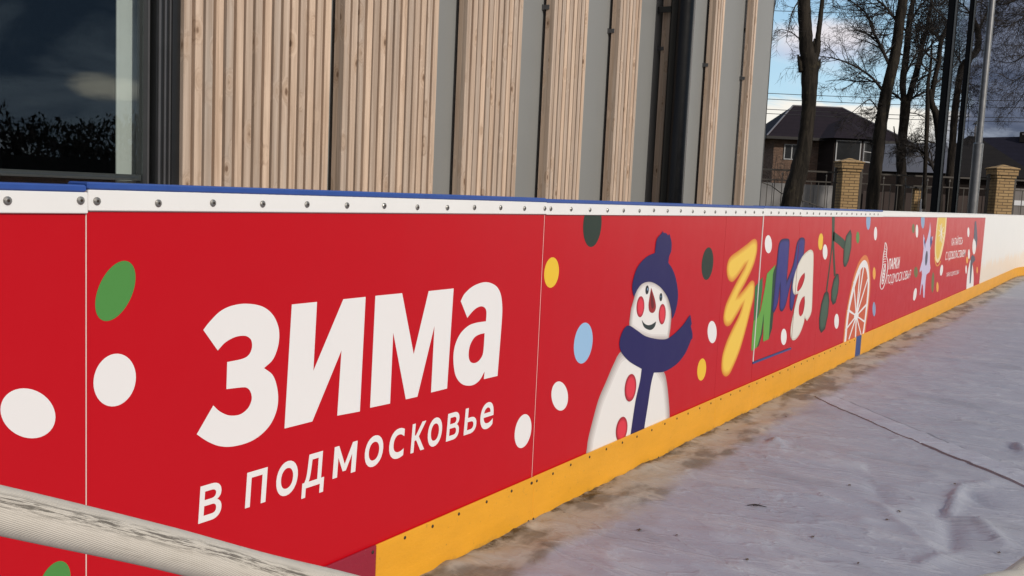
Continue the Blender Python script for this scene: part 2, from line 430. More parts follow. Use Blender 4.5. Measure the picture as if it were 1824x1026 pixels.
for i, (a, b, nm, lab, cat) in enumerate(sections):
    t = thing(nm, lab, cat, (a, 0, 0), 0, BR if cat == 'rink board' else None); roots.append(t)
    g = .002
    gate = nm == 'rink_gate'
    red = a < UR-.1
    z0 = .300 if gate else 0.0
    mb = MB(); g = .0003; mb.cbox((a+g, 0, z0+(.012 if gate else .004)), (b-g, .016, ZW-.001), .001); obj('panel', mb, CORE if red else WHITE_E, t)
    if red:
        mb = MB(); sw = {1.137: .0015, 2.926: .0019, 5.348: .003, 6.09: .0014}; ea = sw.get(a, .0008); e = sw.get(b, .0008)
        mb.box((a+g+(.007 if gate else ea), -.0012, (z0+.012 if gate else ZB-.02)), (b-g-e, -.0002, ZT)); obj('red_film', mb, RED, t)
        mb = MB(); dz = -.0035 if i == 0 else (.002 if i % 3 == 1 else 0)
        mb.cbox((a+g, -.009, ZT+.0003+dz), (b-g, -.0004, ZW+dz), .0015); obj('cap_strip', mb, WHITE, t)
    # steel post row behind the panel, as boards have
    mb = MB()
    for xx in ((a+.03, b-.07) if not gate else (a+.03, b-.07)):
        mb.box((xx, .018, z0), (xx+.04, .06, ZW-.03))
    mb.box((a+.075, .018, .62), (b-.075, .055, .66))
    obj('back_frame', mb, GALV, t)
    if b < 8.6:
        mb = MB(); mb.cbox((a+.0005, -.006, ZW+.0006+dz), (b-.0005, .065, ZW+.0150+dz+rnd.uniform(-.001, .001)), .003)
        obj('handrail', mb, BLUE, t)
    elif red or True:
        mb = MB(); mb.cbox((a+.0005, .0005, ZW+.0006), (b-.0005, .06, ZW+.010), .003); obj('handrail', mb, WHITE, t)
    # kick plates
    def kp(x0, x1, m_, nmk='kick_plate'):
        mb = MB(); mb.cbox((x0+.0006, -.0115, .006), (x1-.0006, -.0040, ZB+rnd.uniform(-.0015, .0012)), .0018); return obj(nmk, mb, m_, t)
    if gate:
        mb = MB(); mb.box((a+g, -.0012, ZB-.02), (b-g, -.0005, z0-.002)); mb.box((a+g, -.0004, .004), (b-g, .016, z0-.002)); obj('sill_panel', mb, RED, t)
        mb = MB(); mb.box((a+g, -.0062, z0-.001), (b-g, -.0006, z0+.010)); obj('threshold_strip', mb, KBLUE, t)
        mb = MB(); mb.box((a+.0012, -.0042, z0+.012), (a+.0085, -.0013, ZT)); obj('edge_trim', mb, WHITE, t)
        kp(a, b, YEL)
    elif i == 1:
        kp(a, 1.80, YEL); kp(1.80, 2.051, MAROON); kp(2.051, b, YEL)
    elif i == 6:
        kp(a, 7.852, YEL); kp(7.852, 8.03, KBLUE); kp(8.03, b, YEL)
    else: kp(a, b, YEL)

# curved white corner and end boards
def corner():
    Rr, x0 = 6.0, 20.4
    t = thing('rink_corner', 'white curved corner board with yellow kick plate at the far end of the rink', 'rink board', (x0, 0, 0))
    arc = [(x0+Rr*math.sin(a), -Rr+Rr*math.cos(a), math.sin(a), math.cos(a)) for a in [R(90)*k/30 for k in range(31)]]
    def strip(nm, m_, d0, d1, z0, z1):
        mb = MB(); rs = []
        for (x, y, nx, ny) in arc:
            rs.append([(x-nx*d0, y-ny*d0, z0), (x-nx*d0, y-ny*d0, z1), (x-nx*d1, y-ny*d1, z1), (x-nx*d1, y-ny*d1, z0)])
        mb.rings(rs); return obj(nm, mb, m_, t)
    strip('panel', WHITE_E, 0, -.016, .004, ZW-.001)
    strip('kick_plate', YEL, .0115, .0008, .006, ZB)
    strip('handrail', WHITE, -.001, -.06, ZW+.0006, ZW+.01)
    x = x0+Rr
    t = thing('end_board', 'straight white end board closing the rink beyond the curved corner', 'rink board', (x, -6.0, 0), 0, BR)
    mb = MB(); mb.box((x, -14, .004), (x+.016, -6.001, ZW)); obj('panel', mb, WHITE_E, t)
    mb = MB(); mb.box((x-.0115, -14, .006), (x-.0008, -6.001, ZB)); obj('kick_plate', mb, YEL, t)
    mb = MB(); mb.box((x+.001, -14, ZW+.0006), (x+.06, -6.001, ZW+.01)); obj('handrail', mb, WHITE, t)
corner()

# screws (one mesh each, copied)
def screwmesh(name, r, m1, m2):
    mb = MB(); rs = []
    for (h, q) in ((0, 1.0), (.22, .97), (.42, .72), (.5, .42)):
        rs.append([(math.cos(2*math.pi*k/12)*r*q, -h*r, math.sin(2*math.pi*k/12)*r*q) for k in range(12)])
    mb.rings(rs, 0, False)
    ring = rs[-1]; mb.poly([(p[0], p[1]+.001*0, p[2]) for p in ring], 0)
    mb.poly([(math.cos(2*math.pi*k/6)*r*.36, -.53*r, math.sin(2*math.pi*k/6)*r*.36) for k in range(6)], 1)
    o = obj(name, mb, [m1, m2]); me = o.data; bpy.data.objects.remove(o)
    bm = bmesh.new(); bm.from_mesh(me); bmesh.ops.recalc_face_normals(bm, faces=bm.faces); bm.to_mesh(me); bm.free()
    return me
SCREW = screwmesh('screw', .0085, STEEL, RUST)
SMALL = screwmesh('kick_screw', .0055, RUST, RUST)
def screw(u, z, me, y, nm='screw'):
    for i, (a, b, *_r) in enumerate(sections):
        if a <= u < b:
            o = bpy.data.objects.new(nm, me); C.objects.link(o); o.parent = roots[i]; o.location = (u-a, y, z)
            o.rotation_euler = (0, rnd.uniform(0, 6), 0); return
us = [.974, 1.121, 1.155] + [1.30+.1473*k for k in range(11)] + [2.91]
u = 2.952
while u < 8.4: us.append(u); u += .1475
for u in us: screw(u+rnd.uniform(-.003, .003), 1.179+rnd.uniform(-.002, .002), SCREW, -.0091)
u = .1
while u < 7.8:
    screw(u+rnd.uniform(-.012, .012), ZB-.018+rnd.uniform(-.003, .003), SMALL, -.0114); u += .148
u = 1.6
while u < 7.0:
    screw(u+rnd.uniform(-.02, .02), .020+rnd.uniform(-.003, .004), SMALL, -.0114); u += .19
for u in (2.91, 2.945): screw(u, ZB-.02, SMALL, -.0114); screw(u-.012, .03, SMALL, -.0114)

# ------------------------------------------------------------------ printed artwork (real flat prints on the boards)
def smoothpath(pts, steps=6):
    n = len(pts); out = []
    P = [Vector((p[0], p[1])) for p in pts]; K = [len(p) > 2 for p in pts]
    for i in range(n):
        j = (i+1) % n; h = (i-1) % n; k = (j+1) % n
        if K[i] and K[j]: out.append(P[i]); continue
        m0 = (P[j]-P[i])*.9 if K[i] else (P[j]-P[h])*.5
        m1 = (P[j]-P[i])*.9 if K[j] else (P[k]-P[i])*.5
        L = (P[j]-P[i]).length
        for m_ in (m0, m1):
            if m_.length > 1.3*L: m_ *= 1.3*L/m_.length
        for s in range(steps):
            t = s/steps
            out.append(P[i]*(2*t**3-3*t*t+1) + m0*(t**3-2*t*t+t) + P[j]*(-2*t**3+3*t*t) + m1*(t**3-t*t))
    return out
def ell(cx, cy, a, b, rho=0.0, n=40):
    d = math.asin(max(-1, min(1, rho)))
    return [(cx+a*math.cos(2*math.pi*k/n), cy+b*math.sin(2*math.pi*k/n+d)*1.0) for k in range(n)]
def inset(loop, d):
    n = len(loop); A = sum(loop[i].x*loop[(i+1) % n].y-loop[(i+1) % n].x*loop[i].y for i in range(n))
    sg = 1 if A > 0 else -1; out = []
    for i in range(n):
        e1 = loop[i]-loop[i-1]; e2 = loop[(i+1) % n]-loop[i]
        n1 = Vector((-e1.y, e1.x)); n2 = Vector((-e2.y, e2.x))
        if n1.length > 1e-9: n1.normalize()
        if n2.length > 1e-9: n2.normalize()
        q = n1+n2
        if q.length < 1e-6: out.append(loop[i].copy()); continue
        q.normalize(); out.append(loop[i]+q*(d*sg/max(.5, q.dot(n2))))
    return out
class Z:
    """pixel frame of one enlarged view of the photograph"""
    def __init__(s, ox, oy, k): s.ox, s.oy, s.k = ox, oy, k
    def __call__(s, pts): return [(s.ox+p[0]/s.k, s.oy+p[1]/s.k, *p[2:]) for p in pts]
    def e(s, cx, cy, a, b, rho=0): return ell(s.ox+cx/s.k, s.oy+cy/s.k, a/s.k, b/s.k, rho)

def art(name, shapes, mat, layer=0, parent=None, smooth=True, insets=None, label=None):
    """shapes: list of [outer, hole, ...] pixel loops. Cut at the board seams. Returns {section: object}"""
    res = {}
    mats = mat if isinstance(mat, list) else [mat]
    y0 = -.0015 - layer*.0003
    tris = []
    for si, loops in enumerate(shapes):
        L = []
        for lp in loops:
            q = smoothpath(lp) if smooth and any(len(p) != 2 for p in lp) or smooth == 'all' else [Vector((p[0], p[1])) for p in lp]
            L.append([Vector(uv(p.x, p.y)) for p in q])
        levels = [(0, L)]
        if insets:
            for k in range(1, len(mats)): levels.append((k, [inset(L[0], insets*k/(len(mats)-1))]+L[1:]))
        for k, LL in levels:
            fl = [p for l in LL for p in l]
            for tr in tessellate_polygon([[Vector((p.x, p.y, 0)) for p in l] for l in LL]):
                tris.append(([fl[q] for q in tr], k, si if len(shapes) < 40 and smooth is False else 0))
    for i, (a, b, *_r) in enumerate(sections):
        if a > UR-.1: continue
        if not any(min(p.x for p in t_) < b and max(p.x for p in t_) > a for t_, k, _s in tris): continue
        bm = bmesh.new()
        for t_, k, _s in tris:
            try:
                f = bm.faces.new([bm.verts.new((p.x, y0-k*.00012-_s*.00002, p.y)) for p in t_]); f.material_index = k
            except ValueError: pass
        bmesh.ops.remove_doubles(bm, verts=bm.verts, dist=1e-6)
        g = .0045
        for pc, no in (((a+g, 0, 0), (-1, 0, 0)), ((b-g, 0, 0), (1, 0, 0)), ((0, 0, ZB-.015 if _r[0] != 'rink_gate' else .313), (0, 0, -1)), ((0, 0, ZT-.0005), (0, 0, 1))):
            bmesh.ops.bisect_plane(bm, geom=bm.verts[:]+bm.edges[:]+bm.faces[:], plane_co=pc, plane_no=no, clear_outer=True)
        if not bm.faces: bm.free(); continue
        for f in bm.faces:
            f.normal_update()
            if f.normal.y > 0: f.normal_flip()
        bmesh.ops.translate(bm, verts=bm.verts, vec=(-a, 0, 0))
        me = bpy.data.meshes.new(name); bm.to_mesh(me); bm.free()
        for m_ in mats: me.materials.append(m_)
        o = bpy.data.objects.new(name, me); C.objects.link(o)
        o.parent = parent[i] if parent and i in parent else roots[i]
        if label: o['label'] = label
        res[i] = o
    return res

D = lambda *a: [ell(*a)]
dots = [
 ('white', 49, 736, 49, 44.5, .15), ('white', 203.5, 676.8, 37.8, 47, -.11), ('green', 204.7, 518.1, 36, 53.7, -.45), ('green', 95, 1046, 30, 47, -.4),
 ('dark_green', 1054.5, 400, 16.6, 40, -.15), ('yellow', 981.8, 485.4, 13.2, 27.1, -.15), ('blue', 1038.3, 611, 16.8, 36.5, -.22),
 ('white', 996.4, 705.3, 14.8, 26, .1), ('white', 931, 767.8, 15, 30.2, -.27), ('dark_green', 1259.7, 469.5, 10.6, 29.1, -.22),
 ('white', 1268, 591.4, 8.1, 19.8, .05), ('yellow', 1249.4, 658.2, 7.9, 19.7, -.2), ('white', 1368.2, 435, 6.3, 16.1, .05),
 ('white', 1395.7, 600, 5.1, 14.5, -.05), ('yellow', 1461.6, 430.6, 4.5, 15, -.15), ('white', 1469.3, 448.8, 4.2, 13.5, 0),
 ('green', 1527.5, 423, 2.9, 10.5, 0), ('pale_blue', 1546.5, 392, 3.9, 17.5, -.1), ('white', 1559.2, 416, 2.8, 12.1, -.1),
 ('apricot', 1556.8, 487, 2.6, 11, 0), ('pale_blue', 1556.6, 550.8, 2.7, 12.8, 0), ('white', 1489.8, 572.2, 4, 13.4, -.05),
 ('pale_blue', 1643.5, 392, 3.3, 15, 0), ('olive', 1626.7, 407, 2.5, 8.3, 0), ('white', 1633, 411.6, 2.3, 11.7, 0), ('olive', 1631.2, 484.8, 3.4, 9.7, 0),
 ('white', 1629.4, 524.3, 3.3, 11.2, -.5), ('white', 1676.8, 481.3, 2.8, 9.8, -.4), ('olive', 1661.3, 503, 2.4, 18, -.3), ('apricot', 1669.6, 511.3, 2, 9, 0),
 ('white', 1724.7, 413.6, 1.9, 8.8, 0), ('white', 1725.7, 452.6, 1.8, 8.8, 0), ('white', 1720.7, 480, 1.4, 7.5, 0), ('apricot', 1740.4, 481, 1.2, 6, 0), ('apricot', 1722.5, 463.3, 1.8, 6, 0)]
for c, *e in dots:
    art('printed_dot', [D(*e)], MAT[c+'_print'], 0, label=c.replace('_', ' ')+' printed dot')

# big white word
z7 = Z(330, 480, 2.1367)
ze = [(67, 230, 1), (90, 200), (130, 160), (175, 138), (230, 130), (290, 140), (330, 170), (352, 215), (356, 260), (348, 305), (330, 345), (298, 375, 1), (330, 400), (346, 440), (352, 490), (345, 540), (322, 590), (285, 630), (240, 657), (180, 673), (130, 672), (85, 655), (42, 627, 1), (105, 517, 1), (130, 540), (165, 555), (205, 552), (235, 530), (250, 500), (250, 475), (240, 455), (222, 448), (155, 455, 1), (158, 352, 1), (215, 340), (240, 325), (252, 298), (250, 270), (235, 255), (215, 252), (185, 258), (150, 278), (122, 308, 1)]
ii = [(404, 133, 1), (500, 123, 1), (486, 385, 1), (600, 113, 1), (685, 104, 1), (663, 540, 1), (577, 556, 1), (593, 308, 1), (482, 578, 1), (376, 605, 1)]
mm = [(722, 100, 1), (824, 90, 1), (868, 322, 1), (925, 82, 1), (1020, 72, 1), (995, 453, 1), (934, 468, 1), (947, 215, 1), (882, 484, 1), (838, 494, 1), (790, 240, 1), (778, 510, 1), (702, 526, 1)]
aa = [(1047, 120, 1), (1062, 92), (1095, 63), (1140, 48), (1178, 60), (1198, 90), (1205, 140), (1203, 200), (1187, 405, 1), (1135, 417, 1), (1138, 388, 1), (1118, 422), (1092, 440), (1062, 440), (1040, 425), (1025, 395), (1019, 340), (1025, 290), (1045, 245), (1075, 215), (1105, 203), (1143, 197, 1), (1145, 165), (1140, 147), (1125, 140), (1105, 148), (1088, 164), (1072, 184, 1)]
ah = [(1138, 242, 1), (1132, 318), (1118, 345), (1100, 356), (1083, 350), (1077, 325), (1082, 290), (1098, 260), (1118, 247)]
art('printed_letter', [[z7(ze)]], WHITE_P, 0); art('printed_letter', [[z7(ii)]], WHITE_P, 0); art('printed_letter', [[z7(mm)]], WHITE_P, 0); art('printed_letter', [[z7(aa), z7(ah)]], WHITE_P, 0)

# lettering taken from Blender's own built-in font, letter by letter
LOOK = dict(zip('АВЕКМОРСТХаеорсу', 'ABEKMOPCTXaeopcy'))
def glyph1(ch, bold, res):
    cu = bpy.data.curves.new('g', 'FONT'); cu.body = LOOK.get(ch, ch); cu.offset = bold; cu.resolution_u = res; cu.fill_mode = 'FRONT'
    o = bpy.data.objects.new('g', cu); C.objects.link(o)
    dg = bpy.context.evaluated_depsgraph_get(); dg.update()
    me = o.evaluated_get(dg).to_mesh()
    T = []; V = [Vector((v.co.x, v.co.y)) for v in me.vertices]
    for p in me.polygons: T.append([V[i] for i in p.vertices])
    A = sum(p.area for p in me.polygons)
    o.evaluated_get(dg).to_mesh_clear()
    bpy.data.objects.remove(o); bpy.data.curves.remove(cu)
    if ch in LOOK: T = [[p*LK for p in t] for t in T]
    return A, T
OWN = {'м': [[(0, 0), (0, 1), (.20, 1), (.5, .36), (.80, 1), (1, 1), (1, 0), (.80, 0), (.80, .62), (.57, .14), (.43, .14), (.20, .62), (.20, 0)]],
       'ь': [[(0, 0), (0, 1), (.25, 1), (.25, .62), (.58, .62), (.76, .59), (.90, .52), (.98, .42), (1, .31), (.98, .2), (.9, .1), (.76, .03), (.58, 0)],
              [(.25, .16), (.56, .16), (.68, .19), (.74, .25), (.75, .31), (.74, .37), (.68, .43), (.56, .46), (.25, .46)]]}
def glyph(ch, bold=0.0):
    if ch in OWN:
        loops = [[Vector((x, y, 0)) for x, y in l] for l in OWN[ch]]; fl = [p for l in loops for p in l]
        return [[Vector((fl[i].x, fl[i].y)) for i in t] for t in tessellate_polygon(loops)]
    """the curve filler drops pieces at some resolutions: keep the most complete fill"""
    return max((glyph1(ch, bold, r) for r in (4, 5, 6)), key=lambda q: q[0])[1]
LK = 1.0
LK = max(p.y for t in glyph('П') for p in t)/max(p.y for t in glyph('H') for p in t)
def textline(text, bold):
    out = []; x = 0
    for ch in text:
        if ch == ' ': x += .28; continue
        g = glyph(ch, bold); x0 = min(p.x for t in g for p in t); x1 = max(p.x for t in g for p in t)
        out += [[Vector((p.x-x0+x, p.y)) for p in t] for t in g]; x += x1-x0+.085
    return out
def word(name, glyphs, place, mat, layer=0, label=None):
    """glyphs: list of triangles lists; place(i, pt) -> pixel"""
    shapes = []
    for i, T in enumerate(glyphs):
        for poly in T: shapes.append([[place(i, p) for p in poly]])
    return art(name, shapes, mat, layer, smooth=False, label=label)
XH = max(p.y for t in glyph('в') for p in t)
letters = [('в', 52, 138), ('п', 230, 308), ('о', 345, 427), ('д', 447, 530), ('м', 563, 650), ('о', 682, 752), ('с', 775, 832), ('к', 860, 912), ('о', 922, 976), ('в', 995, 1042), ('ь', 1062, 1108), ('е', 1122, 1172)]
gl = [glyph(l[0], .009) for l in letters]
bb = [(min(p.x for t in g for p in t), max(p.x for t in g for p in t)) for g in gl]
tops = [max(p.y for t in g for p in t) for g in gl]
def pl(i, p):
    a, b = letters[i][1:]; x0, x1 = bb[i]
    X = a + (p.x-x0)/(x1-x0)*(b-a)
    t = p.y/tops[i]
    Y = (952-.331*(X-95))*(1-t) + (812-.293*(X-100))*t
    X += (t-.5)*9
    return (330+X/2.1367, 480+Y/2.1367)
for k_ in range(len(gl)): word('printed_letter', [gl[k_]], lambda i, p, k_=k_: pl(k_, p), WHITE_P)

def quadword(name, text, q, mat, bold=.0, slant=0.0):
    """q: four pixel corners lb, lt, rt, rb"""
    T = textline(text, bold)
    xs = [p.x for t in T for p in t]; ys = [p.y for t in T for p in t]
    x0, x1, y0, y1 = min(xs), max(xs), min(ys), max(ys)
    lb, lt, rt_, rb = [Vector(v) for v in q]
    def f(i, p):
        s = (p.x-x0)/(x1-x0); t = (p.y-y0)/(y1-y0)
        v = (lb*(1-s)+rb*s)*(1-t)+(lt*(1-s)+rt_*s)*t
        return (v.x, v.y)
    return word(name, [T], f, mat)
zE = Z(1550, 420, 9.33); z1 = Z(1640, 380, 10.26); z2 = Z(1540, 360, 5.13)
quadword('printed_lettering', 'ПАРКИ', zE([(300, 560), (318, 380), (495, 348), (475, 540)]), WHITE_P, .035)
quadword('printed_lettering', 'ПОДМОСКОВЬЯ', zE([(262, 838), (285, 650), (680, 560), (655, 740)]), WHITE_P, -.004)
quadword('printed_lettering', 'КАТАЙТЕСЬ', z1([(560, 592), (572, 415), (772, 400), (762, 565)]), WHITE_P, .01)
quadword('printed_lettering', 'С УДОВОЛЬСТВИЕМ', z1([(440, 890), (462, 700), (822, 660), (802, 815)]), WHITE_P, .01)
quadword('printed_lettering', 'ПАРКИ ПОДМОСКОВЬЯ', z2([(745, 692), (749, 646), (864, 620), (860, 664)]), WHITE_P, 0)

# emblem: fir-cone like drop drawn in thin white lines
def stroke(pts, w):
    pts = [Vector(p[:2]) for p in pts]; Lf = []; Rg = []
    for i, p in enumerate(pts):
        t = pts[min(i+1, len(pts)-1)]-pts[max(i-1, 0)]; t.normalize(); n = Vector((-t.y, t.x))*w/2
        Lf.append(tuple(p+n)); Rg.append(tuple(p-n))
    return [[Lf[i], Lf[i+1], Rg[i+1], Rg[i]] for i in range(len(pts)-1)]
drop = [tuple(v) for v in smoothpath([(250, 110), (275, 195), (268, 330), (290, 430), (285, 560), (255, 740), (210, 870), (182, 885), (163, 830), (175, 690), (205, 500), (215, 340), (238, 200)])]
sh = [[zE(q)] for q in stroke(drop+drop[:1], 11)]
inn = [tuple(v) for v in smoothpath([(250, 480), (240, 640), (215, 780), (195, 800), (200, 680), (225, 540)])]
sh += [[zE(q)] for q in stroke(inn+inn[:1], 12)]
for k in range(7): sh += [[zE(q)] for q in stroke([(232-k*3, 230+k*42), (248-k*1, 212+k*42), (262, 232+k*40)], 10)]
for k in range(4): sh += [[zE(q)] for q in stroke([(228-k*7, 560+k*55), (238-k*8, 610+k*48)], 16)]
art('printed_emblem', sh, WHITE_P, 0, smooth=False)

# snowman
z8 = Z(900, 370, 2.231); zH = Z(1080, 400, 4.276)
body = [(300, 1080, 1), (322, 965), (328, 920), (345, 850), (370, 760), (400, 690), (430, 620), (460, 570), (520, 545), (585, 590), (628, 650), (640, 690), (648, 760), (652, 830), (652, 1000, 1)]
sm = art('printed_snowman', [[z8(body)]], G_SNOW, 0, insets=.05)
head = [(208, 560), (185, 640), (172, 740), (172, 800), (240, 850), (330, 885), (470, 885), (485, 790), (492, 715), (490, 650), (465, 540), (420, 460), (370, 425), (320, 415), (270, 430), (230, 480)]
sub = dict(parent=sm)
art('printed_head', [[zH(head)]], G_SNOW, 2, insets=.03, **sub)
scarf = [(490, 468), (470, 480), (455, 515), (451, 545), (460, 575), (490, 610), (540, 640, 1), (533, 690), (515, 770), (497, 892), (492, 930, 1), (545, 930, 1), (551, 870), (565, 780), (577, 700), (588, 655, 1), (632, 650), (680, 620), (712, 580), (728, 545), (736, 525, 1), (742, 518, 1), (742, 500, 1), (735, 470, 1), (739, 460, 1), (733, 425, 1), (727, 432, 1), (700, 470), (655, 512), (620, 523), (560, 512), (525, 490)]
art('printed_scarf', [[z8(scarf)]], MAT['navy_print'], 6, label='navy scarf', **sub)
hat = [(205, 550, 1), (195, 510), (193, 460), (205, 400), (225, 340), (260, 285), (310, 240), (365, 215, 1), (372, 150), (378, 120, 1), (385, 100, 1), (402, 80, 1), (415, 68, 1), (425, 50, 1), (434, 64, 1), (450, 63, 1), (464, 82, 1), (477, 72, 1), (485, 100, 1), (493, 140), (490, 200), (475, 240), (468, 290, 1), (500, 340), (525, 410), (540, 500), (540, 570), (528, 640), (510, 695), (495, 718, 1), (490, 650), (465, 560), (420, 490), (370, 450), (320, 435), (270, 450), (235, 490)]
art('printed_hat', [[zH(hat)]], MAT['navy_print'], 6, label='navy knitted hat', **sub)
for e in ((306, 497, 13, 34, -.15), (411, 552, 11, 31, -.1)): art('printed_eye', [[zH.e(*e)]], MAT['eye_print'], 6, **sub)
art('printed_eye_glint', [[zH.e(309, 492, 4, 10, 0)], [zH.e(410, 548, 2.5, 8, 0)]], MAT['pale_blue_print'], 7, **sub)
for e in ((255, 625, 30, 80, -.12), (421, 682, 27, 78, -.12)): art('printed_cheek', [[zH.e(*e)]], G_CHEEK, 6, insets=.014, **sub)
art('printed_nose', [[zH([(337, 480, 1), (365, 570), (373, 630), (360, 665), (340, 672), (322, 655), (317, 610), (325, 550)])]], MAT['nose_print'], 6, **sub)
art('printed_nose_shade', [[zH([(337, 500, 1), (352, 570), (358, 620), (345, 640), (334, 600)])]], MAT['nose_dark_print'], 7, **sub)
art('printed_mouth', [[zH([(265, 725, 1), (285, 752), (310, 765), (340, 760), (375, 737, 1), (365, 775), (340, 800), (310, 798), (280, 775)])]], MAT['mouth_print'], 6, **sub)
for e in ((495, 715, 23, 55, -.2), (460, 880, 23, 50, -.25)): art('printed_button', [[z8.e(*e)]], G_CHEEK, 7, insets=.018, **sub)

# second word in puffy letters
zA = Z(1270, 410, 3.664); zB = Z(1330, 410, 4.27); z9 = Z(1240, 370, 3.109); zC = Z(1440, 380, 4.275); zD = Z(1610, 380, 6.41)
ze2 = [(118, 338), (98, 320), (88, 280), (90, 225), (110, 175), (165, 132), (215, 95), (262, 58), (285, 70), (287, 130), (275, 190), (255, 250), (215, 335), (185, 390), (165, 425, 1), (205, 380), (245, 332), (266, 335), (270, 380), (262, 450), (240, 540), (210, 660), (175, 780), (140, 870), (105, 940), (78, 955), (57, 930), (52, 880), (60, 810), (85, 730), (120, 650), (165, 560), (188, 495, 1), (150, 560), (115, 615), (88, 627), (70, 605), (66, 560), (80, 490), (110, 420), (160, 320), (212, 225, 1), (165, 295), (138, 328)]
art('printed_letter', [[zA(ze2)]], G_YEL, 1, insets=.03, label='puffy yellow printed letter')
art('printed_letter', [[zB([(62, 430, 1), (120, 355, 1), (118, 440, 1), (100, 600, 1), (85, 665, 1), (50, 690, 1)])]], MAT['green_mid_print'], 1, label='dark green side of printed letter')
art('printed_letter', [[zB([(195, 335, 1), (222, 262, 1), (222, 400, 1), (205, 600, 1), (192, 745, 1), (165, 832, 1), (180, 600, 1)])]], MAT['green_deep_print'], 1, label='deep green shade of printed letter')
art('printed_letter', [[zB([(75, 892, 1), (90, 880, 1), (118, 785, 1), (130, 630, 1), (100, 700, 1)])]], MAT['green_deep_print'], 1, label='deep green shade of printed letter')
art('printed_letter', [[zB([(32, 920, 1), (75, 890, 1), (105, 790, 1), (127, 630, 1), (122, 848, 1), (165, 828, 1), (183, 570, 1), (196, 335, 1), (216, 262, 1), (152, 330, 1), (132, 460, 1), (102, 615, 1), (84, 662, 1), (50, 690, 1), (38, 800, 1)])]], MAT['green_bright_print'], 3, label='bright green printed letter')
me2 = [(258, 75), (290, 63), (322, 75), (320, 160), (312, 270), (303, 385, 1), (350, 260), (380, 100), (405, 58), (438, 65), (438, 130), (420, 260), (385, 400), (365, 520), (342, 612), (325, 590), (326, 500), (342, 375, 1), (318, 470), (295, 570), (268, 618), (248, 600), (248, 520), (252, 420, 1), (236, 550), (207, 625), (192, 615), (205, 480), (225, 260), (240, 120)]
art('printed_letter', [[zB(me2)]], G_NAVY, 2, insets=.02, label='puffy navy printed letter')
ae2 = [(485, 148), (503, 168), (505, 250), (500, 400), (493, 590), (482, 645), (455, 692, 1), (438, 665, 1), (430, 710), (402, 785), (370, 830), (345, 836), (331, 810), (332, 740), (348, 650), (368, 560), (388, 482, 1), (358, 488), (346, 440), (355, 365), (380, 280), (420, 200), (460, 158)]
ho1 = [(437, 322, 1), (438, 360), (420, 420), (394, 460), (380, 462), (386, 410), (408, 355)]
ho2 = [(437, 500, 1), (438, 560), (425, 630), (405, 655), (393, 630), (396, 570), (415, 520)]
art('printed_letter', [[zB(ae2), zB(ho1), zB(ho2)]], [G_WHT[1], G_WHT[4]], 5, insets=.012, label='puffy cream printed letter')

# olive sprig
stem = [(178, 15, 1), (200, 15, 1), (197, 140, 1), (196, 260), (206, 470, 1), (192, 482, 1), (181, 262, 1), (142, 590, 1), (131, 588, 1), (164, 330), (176, 200)]
sp = art('printed_sprig', [[zC(stem)], [zC([(188, 138, 1), (208, 150), (278, 212), (270, 272), (225, 235), (184, 205, 1)])]], MAT['green_deep_print'], 1)
for o3 in ([(318, 122), (328, 160), (325, 260), (305, 360), (285, 405), (268, 408), (262, 370), (266, 270), (285, 170)], [(212, 458), (228, 462), (232, 520), (224, 600), (206, 680), (184, 698), (170, 660), (172, 590), (190, 500)], [(138, 588), (152, 608), (157, 670), (148, 770), (125, 880), (95, 912), (80, 880), (79, 800), (95, 690), (118, 610)]):
    art('printed_olive', [[zC(o3)]], G_OLIVE, 2, insets=.035, parent=sp)

# orange slice: rind, pith, flesh, membranes
o1 = [(255, 1040, 1), (262, 968), (285, 760), (315, 600), (345, 470), (385, 365), (425, 318), (452, 340), (468, 440), (470, 560), (456, 720), (438, 850), (428, 930), (415, 1030, 1)]
o2 = [(266, 1040, 1), (270, 985), (292, 770), (322, 610), (352, 490), (390, 392), (422, 356), (446, 378), (460, 460), (461, 570), (447, 720), (430, 850), (418, 930), (402, 1030, 1)]
o3 = [(279, 1040, 1), (284, 985), (306, 770), (336, 622), (366, 512), (398, 428), (418, 408), (436, 425), (448, 490), (448, 580), (436, 710), (420, 850), (407, 930), (390, 1030, 1)]
sl = art('printed_orange_slice', [[zC(o1)]], MAT['orange_print'], 1)
art('printed_pith', [[zC(o2)]], MAT['white_print'], 2, parent=sl)
art('printed_flesh', [[zC(o3)]], MAT['flesh_print'], 3, parent=sl)
cx, cy = 362, 780; sh = [[zC.e(cx, cy, 17, 30, -.2)]]
for (qx, qy, w) in ((342, 520, 7), (392, 425, 7), (419, 405, 7), (449, 500, 7), (444, 690, 13), (430, 828, 14), (405, 950, 6), (352, 1030, 9), (305, 960, 7), (278, 890, 10), (297, 735, 20)):
    d = Vector((qx-cx, qy-cy)).normalized(); n = Vector((-d.y, d.x))
    sh.append([zC([(cx-n.x*4, cy-n.y*4), (cx+n.x*4, cy+n.y*4), (qx+n.x*w/2, qy+n.y*w/2), (qx-n.x*w/2, qy-n.y*w/2)])])
art('printed_membranes', sh, MAT['white_print'], 4, smooth=False, parent=sl)

